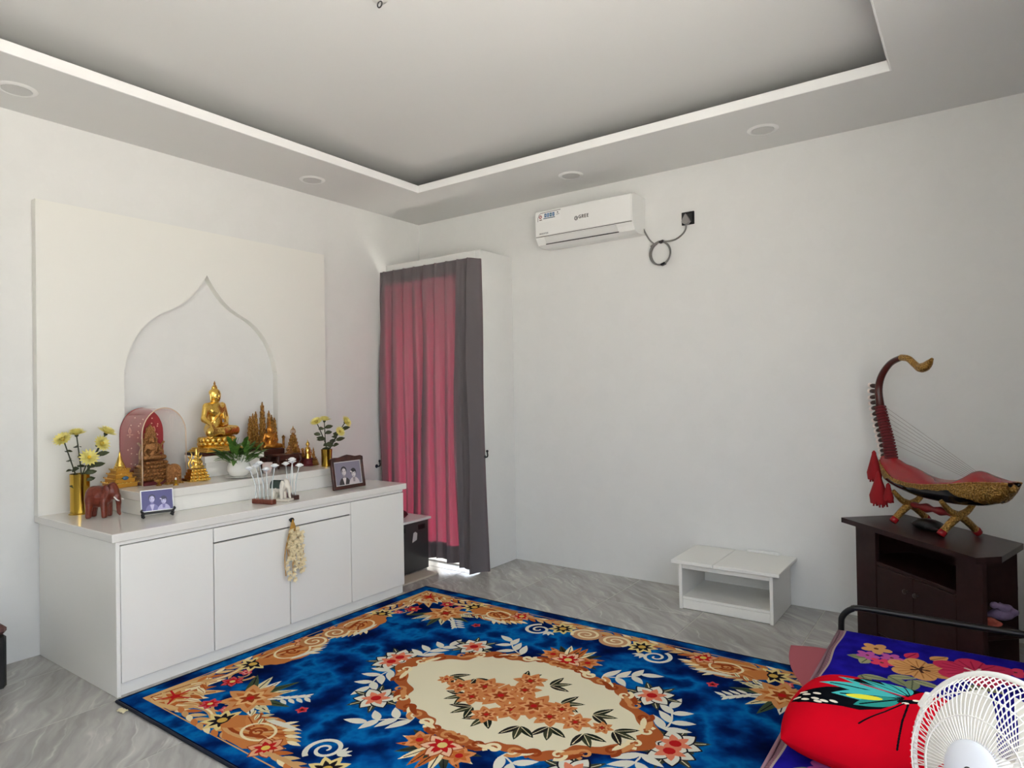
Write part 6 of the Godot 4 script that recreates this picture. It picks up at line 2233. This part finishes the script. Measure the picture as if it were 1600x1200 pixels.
func blanket_print() -> ImageTexture:
	var S := 640.0
	var p := Paint.new(int(BW * S), int(BL * S), S, rgb(14, 8, 100))
	var n := noise_image(160, 390, 0.05, 17, 4, ramp([[0.0, rgb(24, 18, 112)], [1.0, rgb(38, 30, 150)]]))
	n.resize(p.w, p.h, Image.INTERPOLATE_CUBIC)
	n.convert(Image.FORMAT_RGBA8)
	p.im = n
	var tanc := rgb(206, 150, 92)
	var rose := rgb(196, 52, 84)
	var leafc := rgb(128, 132, 98)
	for rep in 2:
		var o := Vector2(0, 0.0 + rep * 0.88)
		for q in [[0.140, 0.459, 0.5, 0.10], [0.219, 0.422, 0.2, 0.10], [0.291, 0.417, 0.9, 0.11], [0.591, 0.275, 0.3, 0.10], [0.147, 0.30, 2.4, 0.07], [0.46, 0.36, 0.8, 0.10]]:
			p.leaf(o + Vector2(q[0], q[1]), q[2] + 0.6, q[3], 0.045, leafc, rgb(84, 92, 70))
			p.leaf(o + Vector2(q[0], q[1]), q[2] - 0.5, q[3] * 0.9, 0.042, rgb(150, 150, 112), rgb(84, 92, 70))
		p.leaf(o + Vector2(0.262, 0.215), -1.2, 0.080, 0.045, rose, rgb(120, 24, 50))
		p.leaf(o + Vector2(0.335, 0.190), -0.9, 0.080, 0.050, tanc, rgb(140, 92, 50))
		for q in [[0.161, 0.188, 0.052, 0], [0.143, 0.269, 0.040, 1], [0.219, 0.244, 0.040, 1], [0.192, 0.310, 0.040, 2], [0.579, 0.171, 0.045, 2]]:
			var col: Color = [tanc, rgb(180, 84, 150), rgb(214, 64, 92)][q[3]]
			for k in 5:
				p.oval(o + Vector2(q[0], q[1]) + Vector2(q[2] * 0.58, 0).rotated(k * TAU / 5), q[2] * 0.46, q[2] * 0.36, k * TAU / 5, col, 14)
			p.oval(o + Vector2(q[0], q[1]), q[2] * 0.16, q[2] * 0.16, 0, rgb(96, 56, 40), 8)
		for q in [[0.308, 0.304, 0.098, tanc, rgb(166, 110, 62)], [0.470, 0.235, 0.125, rose, rgb(150, 30, 60)], [0.204, 0.72, 0.115, tanc, rgb(166, 110, 62)]]:
			var c := o + Vector2(q[0], q[1])
			for k in 6:
				var a := k * TAU / 6 + 0.3
				p.oval(c + Vector2(q[2] * 0.55, 0).rotated(a), q[2] * 0.50, q[2] * 0.40, a, q[3], 18)
			for k in 18:
				p.line([c + Vector2(q[2] * 0.2, 0).rotated(k * TAU / 18), c + Vector2(q[2] * 0.85, 0).rotated(k * TAU / 18)], 0.0045, q[4])
			for k in 5:
				p.line([c, c + Vector2(q[2] * 0.30, 0).rotated(k * TAU / 5)], 0.010, rgb(72, 44, 36) if q[3] == tanc else rgb(226, 206, 196))
	# woven check strip and fringe line at the edges
	for y in range(0, p.h, 6):
		p.im.fill_rect(Rect2i(0, y, 16, 6), rgb(176, 140, 148))
		p.im.fill_rect(Rect2i(0, y, 16, 3), rgb(70, 34, 52))
	for x in range(0, p.w, 8):
		for k in 5:
			p.im.fill_rect(Rect2i(x + (4 if k % 2 == 1 else 0), k * 4, 4, 4), rgb(70, 34, 52))
			p.im.fill_rect(Rect2i(x + (0 if k % 2 == 1 else 4), k * 4, 4, 4), rgb(182, 148, 152))
	p.im.fill_rect(Rect2i(16, 18, 5, p.h), rgb(168, 150, 142))
	return p.texture()

func build_bed_and_fan():
	var bed := thing("bed_frame", "black tubular steel bed frame beside the dark cabinet", "bed", Vector3.ZERO)
	var st := mb()
	var zr := 1.252
	tube(st, smooth_path([Vector3(BX + 0.005, 0.0, zr), Vector3(BX + 0.005, 0.20, zr), Vector3(BX + 0.005, 0.345, zr), Vector3(BX + 0.012, 0.385, zr), Vector3(BX + 0.045, 0.418, zr), Vector3(BX + 0.095, 0.428, zr), Vector3(BX + 0.40, 0.428, zr), Vector3(BX + 0.74, 0.428, zr), Vector3(BX + 0.79, 0.418, zr), Vector3(BX + 0.825, 0.385, zr), Vector3(BX + 0.832, 0.345, zr), Vector3(BX + 0.832, 0.20, zr), Vector3(BX + 0.832, 0.0, zr)], 5), 0.0125, 12)
	part(st, "head_rail", M.black_metal, bed)
	for x in [BX + 0.02, BX + BW - 0.02]:
		st = mb()
		bx(st, Vector3(x - 0.015, 0.18, zr), Vector3(x + 0.015, 0.225, BZ + BL + 0.02), 0.003)
		part(st, "side_rail", M.black_metal, bed)
		st = mb()
		tube(st, [Vector3(x, 0.0, BZ + BL + 0.01), Vector3(x, 0.226, BZ + BL + 0.01)], 0.0125, 10)
		part(st, "foot_post", M.black_metal, bed)
	for k in 6:
		st = mb()
		bx(st, Vector3(BX + 0.036, 0.205, BZ + 0.10 + k * 0.36), Vector3(BX + BW - 0.036, 0.224, BZ + 0.15 + k * 0.36), 0.002)
		part(st, "slat", M.black_metal, bed)
	var mt := thing("mattress", "mattress on the black bed wrapped in the royal blue floral blanket", "mattress", Vector3(BX, 0.2265, BZ))
	st = mb()
	box(st, Vector3(BW * 0.5, 0.058, BL * 0.5), Vector3(BW - 0.020, 0.114, BL - 0.020), 0.020)
	part(st, "core", mat(rgb(200, 188, 180), 0.9), mt)
	# blanket: covers the top, rolls over the edges
	var bl := thing("blanket", "royal blue blanket printed with tan and rose flowers, check-edged", "blanket", Vector3(BX, 0.2265, BZ))
	st = mb()
	sheet(st, 60, 120, func(u, v):
		var x: float = u * BW
		var z: float = v * BL
		var e: float = minf(minf(x, BW - x), minf(z, BL - z))
		var y: float = 0.1165 + 0.010 * smoothstep(0.0, 0.06, e) + 0.0035 * sin(x * 11.0 + z * 7.0) * smoothstep(0.03, 0.15, e) - 0.020 * smoothstep(0.020, 0.0, e)
		return Vector3(x + 0.004 * sin(z * 19.0) * (1.0 - u), y, z), true)
	part(st, "spread", mat(Color.WHITE, 0.9, 0.0, {"metallic_specular": 0.05, "albedo_texture": blanket_print(), "cull_mode": BaseMaterial3D.CULL_DISABLED}), bl)
	st = mb()
	for q in [[Vector3(0.001, 0.103, 0), Vector3(0.001, 0.103, BL)], [Vector3(0, 0.103, 0.001), Vector3(BW, 0.103, 0.001)]]:
		tube(st, [q[0], q[1]], 0.006, 8)
	part(st, "edge_cord", mat(rgb(150, 112, 120), 0.9), bl)
	# red cushion with a butterfly
	var cu := thing("butterfly_cushion", "plump red cushion printed with a turquoise butterfly", "cushion", Vector3(3.850, 0.4125, 2.280))
	cu.rotation.y = deg_to_rad(-4)
	st = mb()
	var A := 0.245
	var Bq := 0.225
	var shape := func(u, v, top):
		var x: float = (u - 0.5) * 2.0
		var z: float = (v - 0.5) * 2.0
		var h: float = pow(maxf(1.0 - pow(absf(x), 5.0), 0.0), 0.5) * pow(maxf(1.0 - pow(absf(z), 4.0), 0.0), 0.5)
		return Vector3(x * A * sqrt(1.0 - 0.24 * z * z), (0.084 if top else -0.0545) * h, z * Bq * sqrt(1.0 - 0.24 * x * x))
	cushion_top(st, shape)
	var cm := mat(Color.WHITE, 0.85, 0.0, {"metallic_specular": 0.08, "albedo_texture": butterfly_print(A, Bq)})
	var up := part(st, "cover", cm, cu)
	st = mb()
	sheet(st, 56, 56, func(u, v): return shape.call(0.5 - 0.5 * cos(PI * u), 0.5 - 0.5 * cos(PI * v), false))
	part(st, "underside", mat(rgb(186, 8, 28), 0.85, 0.0, {"metallic_specular": 0.08}), cu)
	build_fan()

func cushion_top(st: SurfaceTool, shape: Callable):
	# rows crowd towards the seams; the print is laid on from straight above
	var V := PackedVector3Array()
	var UV := PackedVector2Array()
	var I := PackedInt32Array()
	var n := 56
	for j in n + 1:
		for i in n + 1:
			var u := 0.5 - 0.5 * cos(PI * i / n)
			var v := 0.5 - 0.5 * cos(PI * j / n)
			V.append(shape.call(u, v, true))
			UV.append(Vector2(u, v))
	for j in n:
		for i in n:
			var a := j * (n + 1) + i
			I.append_array(PackedInt32Array([a, a + 1, a + n + 2, a, a + n + 2, a + n + 1]))
	put(st, V, I, PackedInt32Array([0]), Transform3D.IDENTITY, UV, false, true)

func butterfly_print(A: float, Bq: float) -> ImageTexture:
	# coordinates: metres from the cushion's far corner by the altar side
	var S := 1100.0
	var p := Paint.new(int(A * 2 * S), int(Bq * 2 * S), S, rgb(192, 8, 28))
	var bl := rgb(12, 14, 18)
	var tq := rgb(70, 176, 170)
	var tq2 := rgb(46, 140, 128)
	var W := func(x: float, z: float) -> Vector2: return Vector2(x - 3.850 + A, z - 2.280 + Bq)
	# lower wing with pale spots, upper wing folded behind, body
	var wing := func(pts: Array, c: Color):
		var P := PackedVector2Array()
		for q in pts:
			P.append(W.call(q[0], q[1]))
		p.poly(P, c)
	wing.call([[3.625, 2.365], [3.650, 2.300], [3.700, 2.262], [3.760, 2.235], [3.830, 2.215], [3.890, 2.215], [3.880, 2.265], [3.850, 2.325], [3.805, 2.362], [3.760, 2.368], [3.700, 2.385], [3.650, 2.385]], bl)
	for q in [[3.640, 2.350], [3.662, 2.330], [3.690, 2.356], [3.665, 2.366], [3.715, 2.362], [3.738, 2.352], [3.650, 2.312], [3.688, 2.320], [3.700, 2.372]]:
		p.oval(W.call(q[0], q[1]), 0.012, 0.007, 0.2, rgb(232, 220, 196), 12)
	p.leaf(W.call(3.885, 2.222), PI - 0.02, 0.215, 0.062, tq, bl)
	p.leaf(W.call(3.880, 2.228), PI - 0.42, 0.175, 0.075, tq, bl)
	p.leaf(W.call(3.878, 2.236), PI - 0.85, 0.140, 0.060, tq2, bl)
	p.leaf(W.call(3.885, 2.216), PI + 0.30, 0.190, 0.052, tq, bl)
	p.oval(W.call(3.800, 2.276), 0.046, 0.015, -0.35, rgb(222, 214, 60), 18)
	wing.call([[3.745, 2.175], [3.770, 2.105], [3.830, 2.062], [3.910, 2.065], [3.925, 2.120], [3.895, 2.205], [3.870, 2.195], [3.800, 2.180]], bl)
	p.leaf(W.call(3.892, 2.200), PI + 0.42, 0.150, 0.036, tq, bl)
	p.leaf(W.call(3.895, 2.195), PI + 0.85, 0.150, 0.042, tq, bl)
	p.leaf(W.call(3.898, 2.190), PI + 1.25, 0.120, 0.036, tq, bl)
	p.oval(W.call(3.853, 2.100), 0.012, 0.030, -0.5, rgb(222, 214, 60), 14)
	p.line([W.call(3.770, 2.190), W.call(3.880, 2.206)], 0.008, rgb(196, 60, 84))
	p.oval(W.call(3.905, 2.232), 0.036, 0.012, -0.6, bl, 14)
	for q in [[3.916, 2.215], [3.930, 2.205], [3.895, 2.250]]:
		p.oval(W.call(q[0], q[1]), 0.010, 0.006, -0.6, rgb(232, 224, 200), 10)
	p.line([W.call(3.893, 2.252), W.call(3.860, 2.335), W.call(3.815, 2.425)], 0.005, bl)
	p.line([W.call(3.902, 2.252), W.call(3.905, 2.36), W.call(3.915, 2.47)], 0.005, bl)
	return p.texture()

func build_fan():
	var fan := thing("table_fan", "white table fan with wire guard standing on the bed", "fan", Vector3(4.092, 0.3565, 2.640))
	var head := Vector3(0.0, 0.196, 0.0)
	var face := Vector3(-0.60, 0.28, 0.75).normalized()
	var side := Vector3.UP.cross(face).normalized()
	var B := Basis(side, face.cross(side).normalized(), face)   # local z looks out of the front
	var X := Transform3D(B, head)
	var st := mb()
	var R := 0.192
	var white := mat(rgb(240, 236, 226), 0.35)
	# guards: curved radial wires and hoops
	st = mb()
	var nw := 84
	for i in nw:
		var a := TAU * i / nw
		var w := []
		for k in 8:
			var t := k / 7.0
			var r := lerpf(0.055, R, t)
			var z := 0.075 * pow(1.0 - pow(t, 2.6), 0.62)
			var aa := a + 0.35 * t * t * 0.0
			w.append(Vector3(cos(aa) * r, sin(aa) * r, z))
		tube(st, w, 0.0014, 5, false, X)
	for q in [[0.105, 0.0725], [0.150, 0.060]]:
		var h := []
		for i in 48:
			h.append(Vector3(cos(TAU * i / 48) * q[0], sin(TAU * i / 48) * q[0], q[1]))
		tube(st, h, 0.0016, 5, true, X)
	part(st, "front_guard", white, fan)
	st = mb()
	for i in nw:
		var a := TAU * (i + 0.5) / nw
		var w := []
		for k in 8:
			var t := k / 7.0
			var r := lerpf(0.045, R, t)
			var z := -0.085 * pow(1.0 - pow(t, 2.6), 0.62)
			var aa := a + 0.5 * (1.0 - t)
			w.append(Vector3(cos(aa) * r, sin(aa) * r, z))
		tube(st, w, 0.0014, 5, false, X)
	part(st, "rear_guard", white, fan)
	st = mb()
	var hp := []
	for i in 64:
		hp.append(Vector3(cos(TAU * i / 64) * (R + 0.003), sin(TAU * i / 64) * (R + 0.003), 0.0))
	tube(st, hp, 0.0060, 8, true, X)
	part(st, "guard_hoop", white, fan)
	for k in 4:
		st = mb()
		var a := TAU * k / 4.0 + 1.2
		box(st, X * Vector3(cos(a) * (R + 0.008), sin(a) * (R + 0.008), 0), Vector3(0.040, 0.012, 0.020), 0.003, B * Basis(Vector3.BACK, a + PI / 2))
		part(st, "guard_clip", white, fan)
	st = mb()
	lathe(st, [Vector2(0.060, 0.066), Vector2(0.060, 0.076), Vector2(0.052, 0.082), Vector2(0.020, 0.085)], 36, X * Transform3D(Basis(Vector3.RIGHT, PI / 2), Vector3.ZERO))
	var badge := part(st, "centre_badge", mat(rgb(232, 234, 236), 0.3), fan)
	st = mb()
	var rg := []
	for i in 20:
		rg.append(Vector3(cos(TAU * i / 20) * 0.0085, sin(TAU * i / 20) * 0.0085, 0.0855))
	tube(st, rg, 0.0014, 5, true, X)
	part(st, "badge_emblem", M.charcoal, badge)
	for k in 3:
		st = mb()
		sheet(st, 10, 12, func(u, v):
			var a: float = TAU * k / 3.0 + 0.35 + (u - 0.5) * (0.7 + 0.95 * sin(clampf(v * 1.1, 0, 1) * PI * 0.5)) + 0.35 * v
			var r: float = lerpf(0.030, 0.165, v)
			return X * Vector3(cos(a) * r, sin(a) * r, 0.030 * (u - 0.5) * (1.0 - 0.4 * v)))
		part(st, "blade", mat(rgb(226, 222, 210), 0.3, 0.0, {"cull_mode": BaseMaterial3D.CULL_DISABLED}), fan)
	st = mb()
	lathe(st, [Vector2(0.036, -0.012), Vector2(0.036, 0.022), Vector2(0.028, 0.034), Vector2(0.010, 0.038)], 24, X * Transform3D(Basis(Vector3.RIGHT, PI / 2), Vector3.ZERO))
	part(st, "spinner_hub", white, fan)
	st = mb()
	lathe(st, [Vector2(0.050, 0.082), Vector2(0.058, 0.10), Vector2(0.060, 0.14), Vector2(0.050, 0.175), Vector2(0.020, 0.190)], 28, X * Transform3D(Basis(Vector3.RIGHT, -PI / 2), Vector3.ZERO))
	part(st, "motor_housing", white, fan)
	st = mb()
	var back := head - face * 0.13
	tube(st, smooth_path([Vector3(back.x, 0.010, back.z), Vector3(back.x, 0.09, back.z), back - Vector3(0, 0.03, 0)], 5), 0.020, 14)
	part(st, "neck", white, fan)
	st = mb()
	lathe(st, [Vector2(0.088, 0.0), Vector2(0.090, 0.008), Vector2(0.080, 0.022), Vector2(0.045, 0.032), Vector2(0.024, 0.040)], 36, Transform3D(Basis(), Vector3(back.x, 0, back.z)))
	part(st, "base", white, fan)
